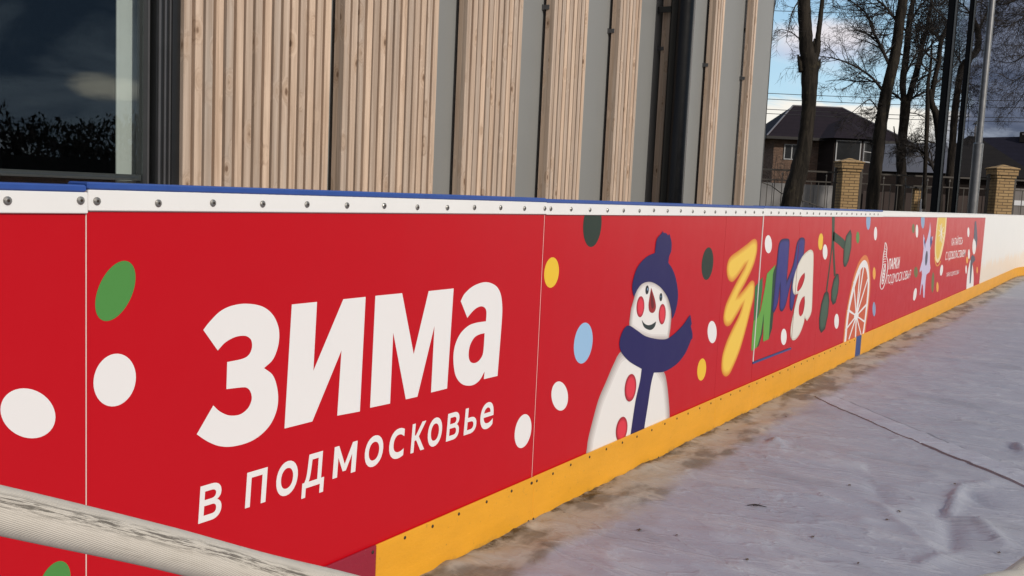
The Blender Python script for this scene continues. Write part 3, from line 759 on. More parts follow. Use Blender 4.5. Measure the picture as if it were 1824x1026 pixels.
# star
st = [(298, 95), (305, 200), (300, 290), (330, 260), (318, 340), (298, 420), (295, 560), (302, 625), (290, 670), (255, 700), (245, 780), (232, 965), (220, 960), (216, 830), (205, 800), (185, 930), (178, 935), (190, 820), (205, 700), (200, 650), (178, 675), (178, 650), (210, 530), (222, 400), (218, 300), (222, 235), (235, 290), (245, 350), (265, 290), (290, 180)]
s_ = art('printed_star', [[zD(st)]], MAT['star_print'], 1, smooth=False)
art('printed_star_centre', [[zD.e(255, 512, 15, 85, -.4)]], MAT['grey_print'], 2, parent=s_)
art('printed_star_shade', [[zD([(298, 290), (312, 250), (322, 330), (300, 400), (297, 340)])], [zD([(236, 280), (243, 340), (243, 400), (228, 330)])]], MAT['deepblue_print'], 2, smooth=False, parent=s_)
# lemon slice
le = [(388, 0, 1), (380, 60), (370, 150), (357, 300), (351, 420), (357, 520), (378, 565), (402, 545), (428, 470), (457, 340), (477, 200), (487, 60), (487, 0, 1)]
l_ = art('printed_lemon_slice', [[zD(le)]], MAT['lemon_rim_print'], 1)
art('printed_lemon_flesh', [[zD([(398, 0, 1), (392, 60), (382, 150), (369, 300), (364, 420), (371, 495), (381, 520), (398, 500), (416, 430), (441, 320), (461, 200), (474, 60), (474, 0, 1)])]], MAT['lemon_print'], 2, parent=l_)
sh = []
for a in range(0, 360, 40):
    d = Vector((math.cos(R(a))*32, math.sin(R(a))*110)); sh += [[zD(q)] for q in stroke([(425, 225), (425+d.x, 225+d.y)], 5)]
art('printed_lemon_membranes', sh, MAT['white_print'], 3, smooth=False, parent=l_)
art('printed_peel', [[zD(q)] for q in stroke([tuple(v) for v in smoothpath([(352, 500), (360, 565), (376, 600), (398, 585), (415, 545), (398, 585), (376, 600), (360, 565)])][:26], 9)], MAT['apricot_print'], 1, smooth=False)
# the tiny snowman on the last red board
t_ = art('printed_snowman', [[z2([(928, 800, 1), (935, 690), (950, 590), (967, 530), (985, 570), (995, 680), (992, 800, 1)])]], WHITE_P, 1)
art('printed_head', [[z2.e(1001, 400, 17, 78, -.2)]], WHITE_P, 2, parent=t_)
art('printed_scarf', [[z2([(985, 480), (1005, 500), (1010, 530), (985, 560), (968, 740), (958, 745), (965, 560), (972, 500)])]], MAT['grey_print'], 3, smooth=False, parent=t_)
art('printed_hat', [[z2([(996, 330), (1005, 180), (1018, 170), (1026, 260), (1030, 340), (1022, 430), (1012, 360)])]], MAT['grey_print'], 3, smooth=False, parent=t_)

# ------------------------------------------------------------------ the rink floor under its tarpaulin
def grid_axis(a, b, d0, g, dmax):
    xs = [a]; d = d0
    while xs[-1] < b: xs.append(xs[-1]+d); d = min(dmax, d*g)
    return xs
ridges = []                                   # (x0,y0,x1,y1,height,width)
def ridge(p, q, h, w):
    a = onZ(*p); b = onZ(*q); ridges.append((a.x, a.y, b.x, b.y, h, w))
for p, q, h, w in [((1688, 926), (1712, 876), .026, .030), ((1688, 926), (1692, 1000), -.024, .055), ((1692, 928), (1745, 940), .014, .022), ((1745, 940), (1790, 985), .022, .04),
                   ((1710, 878), (1752, 905), -.02, .05), ((1690, 905), (1660, 925), -.016, .06), ((1712, 876), (1770, 870), .012, .03), ((1560, 905), (1650, 985), .010, .03), ((1646, 1020), (1700, 1000), .018, .04),
                   ((1812, 800), (1826, 815), .03, .04), ((1790, 800), (1815, 808), -.02, .04), ((1370, 800), (1392, 796), .024, .03), ((1372, 790), (1392, 806), .018, .025), ((1300, 785), (1368, 790), .007, .02),
                   ((1392, 800), (1530, 840), .006, .02), ((1530, 840), (1560, 868), .010, .025), ((1540, 842), (1570, 900), -.012, .05), ((1400, 925), (1540, 960), .006, .018), ((1540, 960), (1690, 990), .006, .018),
                   ((1250, 875), (1480, 900), .005, .018), ((1480, 900), (1660, 930), .006, .02), ((1180, 905), (1330, 960), .004, .02), ((1330, 960), (1560, 1010), .006, .02),
                   ((1700, 760), (1800, 790), .008, .03), ((1600, 700), (1720, 725), .006, .03), ((1640, 640), (1760, 655), .006, .03), ((1580, 660), (1700, 690), .006, .03)]:
    ridge(p, q, h, w)
strip0, strip1 = onZ(1467, 714), onZ(1840, 872)
sdir = Vector((strip1.x-strip0.x, strip1.y-strip0.y)); sL = sdir.length; sdir.normalize()
def hgt(x, y):
    h = 0.0
    n = noise.fractal(Vector((x*1.1, y*.45, 0)), .9, 2.0, 4)
    h += .008*n
    c = noise.noise(Vector((x*4.2+y*1.1, y*1.1-x*.2, 3.3)))
    h += .010*max(0, 1-abs(c)*6)*(.4+.6*max(0, noise.noise(Vector((x*.7, y*.9, 9)))))
    c = noise.noise(Vector((x*7.5-y*2.2, y*2.6, 5.1)))
    h += .0055*max(0, 1-abs(c)*5)
    if y > -.34:                               # lumps of the sheet pushed against the boards
        k = min(1, (y+.34)/.12)*min(1, max(0, -y/.05)+.25)
        h += k*(.020*max(0, noise.noise(Vector((x*3.0+y*3, y*5.5, 1.7))))+.010*max(0, noise.noise(Vector((x*9, y*9, 4)))))
    if 2 < x < 9:
        for (x0, y0, x1, y1, hh, w) in ridges:
            dx, dy = x1-x0, y1-y0; L2 = dx*dx+dy*dy
            t = ((x-x0)*dx+(y-y0)*dy)/L2; tc = max(0, min(1, t))
            d = math.hypot(x-x0-dx*tc, y-y0-dy*tc)
            if d < w*3: h += hh*math.exp(-(d/(w*1.15))**1.4*1.7)*(1.7 if abs(hh) < .008 else 1)*(.55+.45*math.sin(math.pi*min(1, max(0, .15+tc*.7))))
    return max(-.02, h) + .022
xs = grid_axis(-1.5, 2.2, .12, 1.0, .12); xs = xs[:-1]+grid_axis(2.2, 26.2, .016, 1.0055, .14)
ys = [-v for v in grid_axis(.004, 2.0, .0125, 1.004, .05)]+[-v for v in grid_axis(2.1, 13.5, .08, 1.1, .6)]
mb = MB(); nx, ny = len(xs), len(ys)
def inside(x, y):                              # stay inside the rounded corner
    if x > 20.4 and y > -6:
        return math.hypot(x-20.4, y+6) < 5.99
    return True
for y in ys:
    for x in xs:
        yy = y
        if x > 20.4 and y > -6: yy = min(y, -6+math.sqrt(max(0, 5.985**2-(x-20.4)**2)))
        fade = 1 if x < 12 else max(.3, 1-(x-12)/14)
        mb.v.append((x, yy, hgt(x, yy)*fade+.002))
for j in range(ny-1):
    for i in range(nx-1):
        a = j*nx+i; q = (a+nx, a+nx+1, a+1, a)
        mb.f.append(q); mb.m.append(0)
tp = thing('tarpaulin', 'wrinkled grey tarpaulin covering the rink floor beside the red boards', 'tarpaulin', (6, 0, 0))
o = obj('sheet', mb, TARP, tp, smooth=True)
# welded patch strip lying across the sheet, in two overlapping lengths
def patch(s0, s1, w, lift):
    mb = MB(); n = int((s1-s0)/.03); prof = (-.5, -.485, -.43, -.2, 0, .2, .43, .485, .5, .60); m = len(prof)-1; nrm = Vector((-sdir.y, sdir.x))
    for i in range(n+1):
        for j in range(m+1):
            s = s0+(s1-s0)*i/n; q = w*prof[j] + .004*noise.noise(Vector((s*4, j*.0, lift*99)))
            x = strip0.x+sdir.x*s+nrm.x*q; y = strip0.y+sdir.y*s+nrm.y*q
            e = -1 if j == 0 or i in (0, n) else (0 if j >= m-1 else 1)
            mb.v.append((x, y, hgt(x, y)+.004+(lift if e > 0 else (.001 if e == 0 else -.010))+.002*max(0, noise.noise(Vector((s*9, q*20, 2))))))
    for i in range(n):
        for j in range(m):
            a = i*(m+1)+j; mb.f.append((a, a+m+1, a+m+2, a+1)); mb.m.append(1 if j in (0, m-2) else (2 if j == m-1 else 0))  # edge bands and far skirt carry the painted edge shade
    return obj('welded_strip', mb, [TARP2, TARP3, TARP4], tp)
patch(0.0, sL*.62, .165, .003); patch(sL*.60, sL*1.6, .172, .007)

# bits of leaf and twig lying on the sheet
def twig(px, py, L, ang):
    p = onZ(px, py, .02); z = hgt(p.x, p.y)+.006
    mb = MB(); rg = random.Random(px)
    d = Vector((math.cos(ang), math.sin(ang), 0)); n = Vector((-d.y, d.x, 0)); b = Vector((p.x, p.y, z))
    mb.tube([b-d*L*.5, b-d*L*.1+n*L*.08+Vector((0, 0, .004)), b+d*L*.2+Vector((0, 0, .003)), b+d*L*.5-n*L*.06], [.002, .0028, .002, .001], 5)
    mb.tube([b, b+d*L*.2+n*L*.2+Vector((0, 0, .008))], [.0018, .0007], 4)
    mb.tube([b-d*L*.2, b-d*L*.05-n*L*.2+Vector((0, 0, .005))], [.0018, .0007], 4)
    o = obj('twig', mb, TWIG); return o
tag(twig(1348, 906, .075, -1.1), 'small dark broken twig lying on the grey tarpaulin', 'twig')
leafspots = [(1513, 868), (1580, 932), (1602, 916), (1447, 962), (1528, 1010), (1778, 991), (1296, 772), (1205, 960), (1138, 950), (1330, 1004), (1700, 866), (1400, 745)]
for k, (px, py) in enumerate(leafspots):
    p = onZ(px, py, .02); mb = MB(); rg = random.Random(k); a = rg.uniform(0, 6); s = rg.uniform(.006, .013)
    z = hgt(p.x, p.y)+.005
    pts = [(p.x+math.cos(a+t)*s*(1 if i % 2 else .55), p.y+math.sin(a+t)*s*(1 if i % 2 else .55)*.7, z+rg.uniform(0, .004)) for i, t in enumerate([i*math.pi/4 for i in range(8)])]
    top = [(q[0], q[1], q[2]+.0012) for q in pts]
    mb.rings([pts, top])
    tag(obj('leaf_scrap', mb, LEAF), 'tiny brown scrap of dry leaf on the grey tarpaulin', 'leaf', 'leaf scraps on the tarpaulin')

# ground sheets
mb = MB(); mb.poly([(-400, -400, -.02), (600, -400, -.02), (600, 400, -.02), (-400, 400, -.02)]); tag(obj('ground', mb, GROUND), kind='structure')
mb = MB(); mb.poly([(-30, -16, -.012), (27.5, -16, -.012), (27.5, 2.0, -.012), (-30, 2.0, -.012)]); tag(obj('paving', mb, PAVE), kind='structure')

# ------------------------------------------------------------------ canvas covered barrier line close to the camera
def dist(x, y, d):
    v = ray(x, y).normalized(); return CAM+v*d
bl = thing('rope_barrier', 'thick sagging barrier line wrapped in dirty beige canvas crossing the foreground', 'barrier', (.1, -.95, 0))
P0 = dist(-260, 851, .80); P1 = dist(0, 909, .80); P2 = dist(280, 973, .842); P3 = dist(560, 1043, .90)
P5 = dist(1770, 1057, .98); P6 = dist(1824, 1038, 1.0)
P4 = Vector(((P3.x+P5.x)/2, (P3.y+P5.y)/2, min(P3.z, P5.z)-.05)); P7 = P6+(P6-P5)*4+Vector((0, 0, .05))
ctrl = [P0, P1, P2, P3, P4, P5, P6, P7]
path = []
for i in range(len(ctrl)-1):
    a = ctrl[max(0, i-1)]; b = ctrl[i]; c = ctrl[i+1]; d = ctrl[min(len(ctrl)-1, i+2)]
    for k in range(14):
        t = k/14
        path.append(((b*2)+(c-a)*t+(a*2-b*5+c*4-d)*t*t+(b*3-a-c*3+d)*t**3)*.5)
path.append(ctrl[-1])
def ropemesh():
    sides = 36; r = .0172
    verts = []; faces = []; uvs = []; L = 0; prev = None; rg = random.Random(3)
    for i, p in enumerate(path):
        t = (path[min(i+1, len(path)-1)]-path[max(i-1, 0)]).normalized()
        if prev is not None: L += (p-prev).length
        prev = p
        nrm = Vector((0, 0, 1)); nrm = (nrm-t*nrm.dot(t)).normalized(); bn = t.cross(nrm)
        rr = r*(1+.03*noise.noise(p*7))
        for j in range(sides+1):
            a = 2*math.pi*j/sides
            verts.append(p+nrm*math.cos(a)*rr+bn*math.sin(a)*rr*.97); uvs.append((L, j/sides))
    n = sides+1
    for i in range(len(path)-1):
        for j in range(sides): faces.append((i*n+j, i*n+j+1, (i+1)*n+j+1, (i+1)*n+j))
    me = bpy.data.meshes.new('canvas_line'); me.from_pydata([v-bl.location for v in verts], [], faces)
    ul = me.uv_layers.new(name='UVMap')
    for lp in me.loops: ul.data[lp.index].uv = uvs[lp.vertex_index]
    me.polygons.foreach_set('use_smooth', [True]*len(me.polygons)); me.materials.append(CANVAS)
    o = bpy.data.objects.new('canvas_line', me); C.objects.link(o); o.parent = bl
ropemesh()
for p in (path[0], path[-1]):
    mb = MB(); mb.tube([(p.x, p.y, .02), (p.x, p.y, p.z+.10)], .022, 16); mb.tube([(p.x, p.y, p.z+.10), (p.x, p.y, p.z+.12)], [.022, .008], 16)
    mb.tube([(p.x, p.y, .005), (p.x, p.y, .03)], [.16, .15], 24); o = obj('barrier_post', mb, GALV, bl); smoothnormals(o)

# ------------------------------------------------------------------ pavilion with timber fins
DF = 1.90; T = .075; DW = DF+T+.028
HB = 4.6
pv = thing('pavilion', 'grey pavilion clad with vertical larch slat panels and a dark glazed window', 'building', (2.9, DW, 0))
XE = 11.27; XW0 = -3.2; XW1 = onY(293, 330, DW).x; DEP = 9.0
mb = MB()
mb.box((XW1, DW, 0), (XE, DW+.15, HB)); mb.box((XE-.15, DW+.151, 0), (XE, DW+DEP, HB)); mb.box((XW0-.6, DW+DEP+.001, 0), (XE, DW+DEP+.15, HB))
mb.box((XW0-.6, DW, 0), (XW0, DW+DEP, HB)); mb.box((XW0+.001, DW, 3.4), (XW1-.001, DW+.15, HB-.002)); mb.box((XW0+.001, DW, 0), (XW1-.001, DW+.15, .4))
obj('wall', mb, GREYWALL, pv)
mb = MB(); mb.box((XW0-.7, DW-.12, HB+.001), (XE+.08, DW+DEP+.2, HB+.25)); obj('roof', mb, FRAME, pv)
mb = MB(); mb.box((XE-.004, DW-.006, 0), (XE+.006, DW-.001, HB-.01)); obj('corner_trim', mb, FRAME, pv)
mb = MB(); mb.box((XW0+.01, DW+3.2, 0), (XW1+1.0, DW+3.3, HB-.1)); mb.box((XW1+1.0, DW+.16, 0), (XW1+1.1, DW+3.3, HB-.1)); mb.box((XW0+.01, DW+.16, -.005), (XW1+1.0, DW+3.2, .0)); mb.box((XW0+.01, DW+.16, HB-.2), (XW1+1.0, DW+3.19, HB-.12))
obj('interior', mb, ROOM, pv)
# window
wf = MB()
xa = onY(240, 330, DW).x; xb = onY(262, 330, DW).x
wf.box((XW0, DW-.045, .40), (XW1, DW+.06, .46)); wf.box((XW0, DW-.045, 3.34), (XW1, DW+.06, 3.40))
wf.box((xb, DW-.06, .461), (XW1-.02, DW+.06, 3.339)); wf.box((XW1-.02, DW-.075, .40), (XW1+.035, DW-.003, 3.4))
for k, (f0, f1) in enumerate(((.10, .22), (.42, .52), (.70, .8))):
    wf.box((xb+(XW1-xb)*f0, DW-.066, .461), (xb+(XW1-xb)*f1, DW-.0595, 3.339), 1)
wf.box((xb-.022, DW-.03, .461), (xb-.012, DW+.05, 3.339), 1)
wf.box((XW0, DW+.012, 1.205), (xb-.023, DW+.05, 1.232), 1)
win = obj('window', wf, [FRAME, FRAME2], pv)
mb = MB(); mb.box((XW0+.01, DW, .461), (xb-.0225, DW+.008, 3.339)); obj('glass', mb, GLASS, win)
x0 = onY(205, 330, DW+.10).x; x1 = onY(212, 330, DW+.10).x; x2 = onY(243, 330, DW+.13).x
mb = MB(); mb.cbox((x0, DW+.09, .0), (x1-.004, DW+.10, HB-.21), .002); mb.cbox((x1, DW+.105, 0), (x2, DW+.125, HB-.21), .004); mb.cbox((x0+.03, DW+.1255, 0), (x2+.02, DW+.14, HB-.21), .002)
obj('pilaster', mb, PILAS, pv)
# timber panels: narrower one after another
panels = [(2.850, 3.787, 16), (3.888, 4.712, 14), (5.015, 5.660, 11), (6.083, 6.589, 9), (7.129, 7.523, 7), (8.116, 8.416, 5), (9.209, 9.449, 4), (10.297, 10.416, 2)]
for k, (a, b, ns) in enumerate(panels):
    mb = MB(); ztop = HB-.05
    mb.cbox((a, DF+.003, .05), (a+.024, DF+T, ztop), .002); mb.cbox((b-.024, DF+.003, .05), (b, DF+T, ztop), .002)
    pitch = (b-a)/ns; rg = random.Random(k)
    w = pitch*(.73 if k < 2 else .76)
    for s in range(ns):
        xx = a+s*pitch+(pitch-w)*(s/(ns-1) if ns > 1 else 0)*1.0
        dz = rg.uniform(-.0025, .0025)
        if s == 0: xx = a-.001
        if s == ns-1: xx = b-w+.001
        mb.cbox((xx, DF+dz, .04+rg.uniform(0, .008)), (xx+w, DF+.036+rg.uniform(0, .0008), ztop+.004), .0028)
    # backing boards close behind the slats
    mb.box((a+.0245, DF+.0375, .06), (b-.0245, DF+.052, ztop-.01))
    pn = obj('timber_panel', mb, WOOD, pv)
    for zc in (.5, 2.57):
        bm_ = MB(); bm_.box((a-.009, DF+T-.03, zc), (a-.0005, DW-.0005, zc+.032)); bm_.box((a-.015, DW-.010, zc-.004), (a-.0095, DW-.0008, zc+.036)); obj('bracket', bm_, FRAME2, pn)
    for zc in (.45, 3.1):
        bm_ = MB(); bm_.box((a+.04, DF+T+.0005, zc), (b-.04, DW-.001, zc+.04)); obj('batten', bm_, FRAME, pn)
pc = onY(1196, 345, DF-.14)
mb = MB(); mb.tube([(pc.x, pc.y, 0), (pc.x, pc.y, HB-.1)], .108, 40); o = obj('drainpipe', mb, PIPE, pv); smoothnormals(o)
mb = MB()
for zc in (.6, 2.9): mb.box((pc.x-.012, pc.y+.10, zc), (pc.x+.012, DW-.001, zc+.05))
obj('pipe_clip', mb, FRAME, pv)

# ------------------------------------------------------------------ poles, fence, pillars
def pole(nm, px, py, pbx, z, lab, build):
    p = atD(pbx, 372, z); t = thing(nm, lab, 'pole', (p.x, p.y, 0)); build(t, p.x, p.y)
def navy(w):
    def f(t, x, y):
        mb = MB(); mb.cbox((x-w, y-w, 0), (x+w, y+w, 9), .012); obj('shaft', mb, NAVYPOLE, t)
        mb = MB(); mb.box((x-w-.008, y-w*.99, .021), (x-w-.0005, y-w*.62, 9)); obj('edge_strip', mb, NAVYEDGE, t)
        mb = MB(); mb.box((x-w*2, y-w*2, -.01), (x+w*2, y+w*2, .02)); obj('base_plate', mb, NAVYPOLE, t)
    return f
pole('lighting_pole', 0, 0, 1665.5, 20.5, 'thick dark navy pole, leftmost of the three poles by the fence', navy(.088))
pole('lighting_pole', 0, 0, 1699.5, 21.0, 'thinner dark navy pole in the middle of the three poles by the fence', navy(.060))
def galv(t, x, y):
    mb = MB(); mb.tube([(x, y, 0), (x, y, 2.72)], .105, 20); o = obj('sleeve', mb, GALV, t); smoothnormals(o)
    mb = MB(); mb.tube([(x, y, 2.721), (x, y, 9.5)], [.072, .06], 20); o = obj('shaft', mb, GALV, t); smoothnormals(o)
    mb = MB(); mb.tube([(x, y, 2.66), (x, y, 2.722), (x, y, 2.75)], [.107, .109, .075], 20); o = obj('collar', mb, GALV, t); smoothnormals(o)
pole('lamp_post', 0, 0, 1732, 21.0, 'galvanised steel lamp post with a thicker lower sleeve, rightmost of the three poles', galv)

FA = math.atan2(-.84, .54)
def pillar(px, lab, z=24.5):
    p = atD(px, 372, z); t = thing('brick_pillar', lab, 'pillar', (p.x, p.y, 0), FA, 'brick pillars of the fence')
    # local x runs along the fence, local -y faces the rink
    ht = 2.39
    mb = MB(); mb.cbox((-.22, -.22, 0), (.22, .22, ht-.30), .006); obj('shaft', mb, BRICK, t, True)
    mb = MB(); mb.cbox((-.245, -.245, ht-.299), (.245, .245, ht-.225), .005); mb.cbox((-.275, -.275, ht-.2245), (.275, .275, ht-.075), .006); obj('collar', mb, BRICK, t, True)
    mb = MB(); mb.rings([[(-.30, -.30, ht-.074), (.30, -.30, ht-.074), (.30, .30, ht-.074), (-.30, .30, ht-.074)], [(-.30, -.30, ht-.04), (.30, -.30, ht-.04), (.30, .30, ht-.04), (-.30, .30, ht-.04)], [(-.03, -.03, ht+.05), (.03, -.03, ht+.05), (.03, .03, ht+.05), (-.03, .03, ht+.05)]])
    obj('cap', mb, BRICK, t, True); return t, p
t1, p1 = pillar(1506, 'yellow brick pillar behind the boards, left of the leaning tree', 24.3)
t2, p2 = pillar(1779, 'yellow brick pillar at the right edge, right of the galvanised lamp post', 24.0)
mb = MB(); mb.cbox((.222, -.07, 1.45), (.32, .07, 1.75), .006); obj('post_box', mb, FENCEMET, t2, True)
fd = Vector((p2.x-p1.x, p2.y-p1.y)); fL = fd.length; fd.normalize(); FA2 = math.atan2(fd.y, fd.x)
def fence(x0, x1, lab, arch):
    t = thing('metal_fence', lab, 'fence', (p1.x+fd.x*x0, p1.y+fd.y*x0, 0), FA2, 'metal fence between brick pillars')
    L = x1-x0
    mb = MB(); mb.box((0, -.02, 2.05), (L, .02, 2.09)); mb.box((0, -.02, 1.80), (L, .02, 1.83)); mb.box((0, -.02, .35), (L, .02, .39)); obj('rails', mb, FENCEMET, t, True)
    mb = MB(); n = int(L/.175)
    for k in range(n):
        x = (k+.5)*L/n; h = 1.78+.0*k
        mb.box((x-.008, -.008, .12), (x+.008, .008, 1.799 if k % 3 else 1.96))
        if k % 3 == 0: mb.rings([[(x-.02, -.02, 1.96), (x+.02, -.02, 1.96), (x+.02, .02, 1.96), (x-.02, .02, 1.96)], [(x-.001, -.001, 2.03), (x+.001, -.001, 2.03), (x+.001, .001, 2.03), (x-.001, .001, 2.03)]])
    obj('bars', mb, FENCEMET, t, True)
    if arch:
        mb = MB(); pts = [(L*.03+L*.9*k/24, -.03, 1.55+.22*math.sin(math.pi*min(1, k/14))-.035*max(0, k-12)) for k in range(25)]
        mb.tube(pts, .013, 6); obj('curved_brace', mb, FENCEMET, t, True)
    for x in (0.06, L-.06):
        mb = MB(); mb.box((x-.03, -.03, 0), (x+.03, .03, 2.2)); obj('post', mb, FENCEMET, t, True)
fence(-3.4, -.26, 'metal fence section left of the brick pillar, with a curved brace', True)
fence(.26, fL-.26, 'metal fence section between the two brick pillars', False)
fence(fL+.26, fL+3.2, 'metal fence section right of the right-hand brick pillar', False)

def slab(nm, lab, cat, pxs, z0d, h, mat, part, corr=0, zb=0.0):
    (xa_, za_), (xb_, zb_) = pxs
    a = atD(xa_, 368, za_); b = atD(xb_, 372, zb_); d = Vector((b.x-a.x, b.y-a.y)); L = d.length
    t = thing(nm, lab, cat, (a.x, a.y, 0), math.atan2(d.y, d.x))
    mb = MB(); n = max(1, int(L/.22))
    for k in range(n):
        x = k*L/n; mb.box((x+.003, -.02-(.018 if k % 2 and corr else 0), zb), (x+L/n-.003, .02, h+rnd.uniform(-.015, .015)*(corr == 2)))
    obj(part, mb, mat, t, True)
    mb = MB()
    for x in [L*k/3 for k in range(4)]: mb.box((x-.04, .03, 0), (x+.04, .10, h-.08))
    mb.box((0, .021, h*.8), (L, .029, h*.8+.05)); obj('back_post', mb, mat, t, True)
    return t
slab('sheet_fence', 'pale grey sheet metal fence standing behind the metal fence on the left', 'fence', ((1335, 29), (1483, 29.5)), 29, 1.83, SHEET, 'sheets', 1)
slab('plank_fence', 'dark reddish plank fence behind the railings between the brick pillars', 'fence', ((1535, 30), (1760, 30)), 30, 1.72, PLANK, 'planks', 2)
t = slab('yard_wall', 'grey yard wall behind the right brick pillar, with a white plate on it', 'wall', ((1765, 31), (1900, 31)), 31, 2.05, PLASTER, 'wall_panel', 0)
a = atD(1798, 352, 30.8); b = atD(1835, 352, 30.8)
# plate built in the wall's own frame
inv = (Matrix.Translation(t.location) @ Matrix.Rotation(t.rotation_euler.z, 4, 'Z')).inverted()
la, lb_ = inv @ a, inv @ b
mb = MB(); mb.box((la.x, -.045, 1.50), (lb_.x, -.0205, 1.66)); obj('plate', mb, SIGNW, t, True)
p = atD(1630, 372, 25.5); t = thing('gate_post', 'short yellowish brick post behind the railings, left of the dark poles', 'post', (p.x, p.y, 0), FA)
mb = MB(); mb.cbox((-.085, -.085, 0), (.085, .085, 1.78), .006); obj('shaft', mb, BRICK, t, True)
mb = MB(); mb.box((-.26, -.16, 1.781), (.30, .16, 1.84)); obj('cap', mb, EAVE, t, True)
p = atD(1640.5, 372, 25.2); t = thing('marker_post', 'thin pole with a white painted foot beside the short brick post', 'post', (p.x, p.y, 0))
mb = MB(); mb.tube([(p.x, p.y, 0), (p.x, p.y, 1.50)], .035, 10); obj('painted_foot', mb, SIGNW, t)
mb = MB(); mb.tube([(p.x, p.y, 1.501), (p.x, p.y, 3.6)], .028, 10); obj('shaft', mb, GALV, t)

# ------------------------------------------------------------------ houses
def hiproof(mb, x0, x1, y0, y1, ze_, zr, rx0, rx1, ry, mi=0):
    A, B, C_, D_ = (x0, y0, ze_), (x1, y0, ze_), (x1, y1, ze_), (x0, y1, ze_); Rl, Rr_ = (rx0, ry, zr), (rx1, ry, zr)
    mb.poly([A, B, Rr_, Rl], mi); mb.poly([C_, D_, Rl, Rr_], mi); mb.poly([B, C_, Rr_], mi); mb.poly([D_, A, Rl], mi); mb.poly([D_, C_, B, A], mi)
def house():
    z = 55; c = atD(1374, 243, z)
    v = Vector((c.x-CAM.x, c.y-CAM.y)).normalized(); rgt = Vector((v.y, -v.x)); e = rgt*math.cos(R(14))+v*math.sin(R(14))
    t = thing('brick_house', 'brown brick house with a violet hipped roof and a bay window, behind the thick trunk', 'house', (c.x, c.y, 0), math.atan2(e.y, e.x))
    W_, DD = 7.6, 7.0; ze_, zr = 5.05, 7.15
    mb = MB(); mb.box((0.25, .25, 0), (W_-.25, DD-.25, ze_)); obj('wall', mb, HBRICK, t, True)
    mb = MB(); hiproof(mb, -.35, W_+.35, -.35, DD+.35, ze_-.02, zr, 2.0, 5.0, 3.3); rf = obj('roof', mb, ROOF, t, True)
    mb = MB(); mb.tube([(-.35, -.35, ze_), (2.0, 3.3, zr+.02)], .05, 6); mb.tube([(W_+.35, -.35, ze_), (5.0, 3.3, zr+.02)], .05, 6); mb.tube([(2.0, 3.3, zr+.02), (5.0, 3.3, zr+.02)], .06, 6); obj('ridge_cap', mb, RIDGE, rf, True)
    mb = MB(); mb.box((-.38, -.40, ze_-.17), (W_+.38, -.352, ze_-.01)); mb.box((-.40, -.351, ze_-.17), (-.352, DD+.38, ze_-.01)); obj('gutter', mb, EAVE, t, True)
    # bay
    bp = [(2.85, .24), (3.35, -1.0), (4.95, -1.0), (6.05, .24)]
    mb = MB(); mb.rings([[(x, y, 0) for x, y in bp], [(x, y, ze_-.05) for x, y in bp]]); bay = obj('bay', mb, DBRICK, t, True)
    bo = [(2.45, .1), (3.15, -1.4), (5.15, -1.4), (6.55, .1)]; ap = (4.45, 1.05, 6.35)
    mb = MB(); q = [(x, y, ze_-.03) for x, y in bo]
    for i in range(3): mb.poly([q[i], q[i+1], ap])
    mb.poly([q[3], (6.0, 1.4, ze_+.55), ap]); mb.poly([(2.9, 1.4, ze_+.55), q[0], ap]); mb.poly(list(reversed(q)))
    obj('bay_roof', mb, ROOF, bay, True)
    def window(p0, p1, z0, z1, nb, off=.012, parent=t, bar=None):
        p0, p1 = Vector(p0), Vector(p1); d = (p1-p0); L = d.length; d.normalize(); n = Vector((d.y, -d.x))
        def bx(mb, s0, s1, a, b, o0, o1):
            P = [p0+d*s0+n*o0, p0+d*s1+n*o0, p0+d*s1+n*o1, p0+d*s0+n*o1]
            mb.rings([[(q.x, q.y, a) for q in P], [(q.x, q.y, b) for q in P]])
        fr = MB(); w = .06
        bx(fr, 0, L, z0, z0+w, .001, .05); bx(fr, 0, L, z1-w, z1, .001, .05)
        for k in range(nb+1):
            s = (L-w)*k/nb; bx(fr, s, s+w, z0+w+.001, z1-w-.001, .001, .05)
        if bar: bx(fr, w+.001, L-w-.001, bar-.02, bar+.02, .03, .048)
        f = obj('window', fr, TRIM, parent, True)
        g = MB(); bx(g, w, L-w, z0+w, z1-w, .004, .02); obj('pane', g, DGLASS, f, True)
    window((.85, .25), (1.75, .25), 3.75, 4.65, 2)
    window((3.45, -1.0), (4.87, -1.0), 3.75, 4.93, 1, parent=bay)
    window((5.03, -.91), (5.86, .02), 3.75, 4.93, 1, parent=bay, bar=4.35)
    window((6.35, .25), (7.0, .25), 3.75, 4.65, 1)
    window((.25, 5.5), (.25, 4.5), 3.75, 4.65, 1)
house()

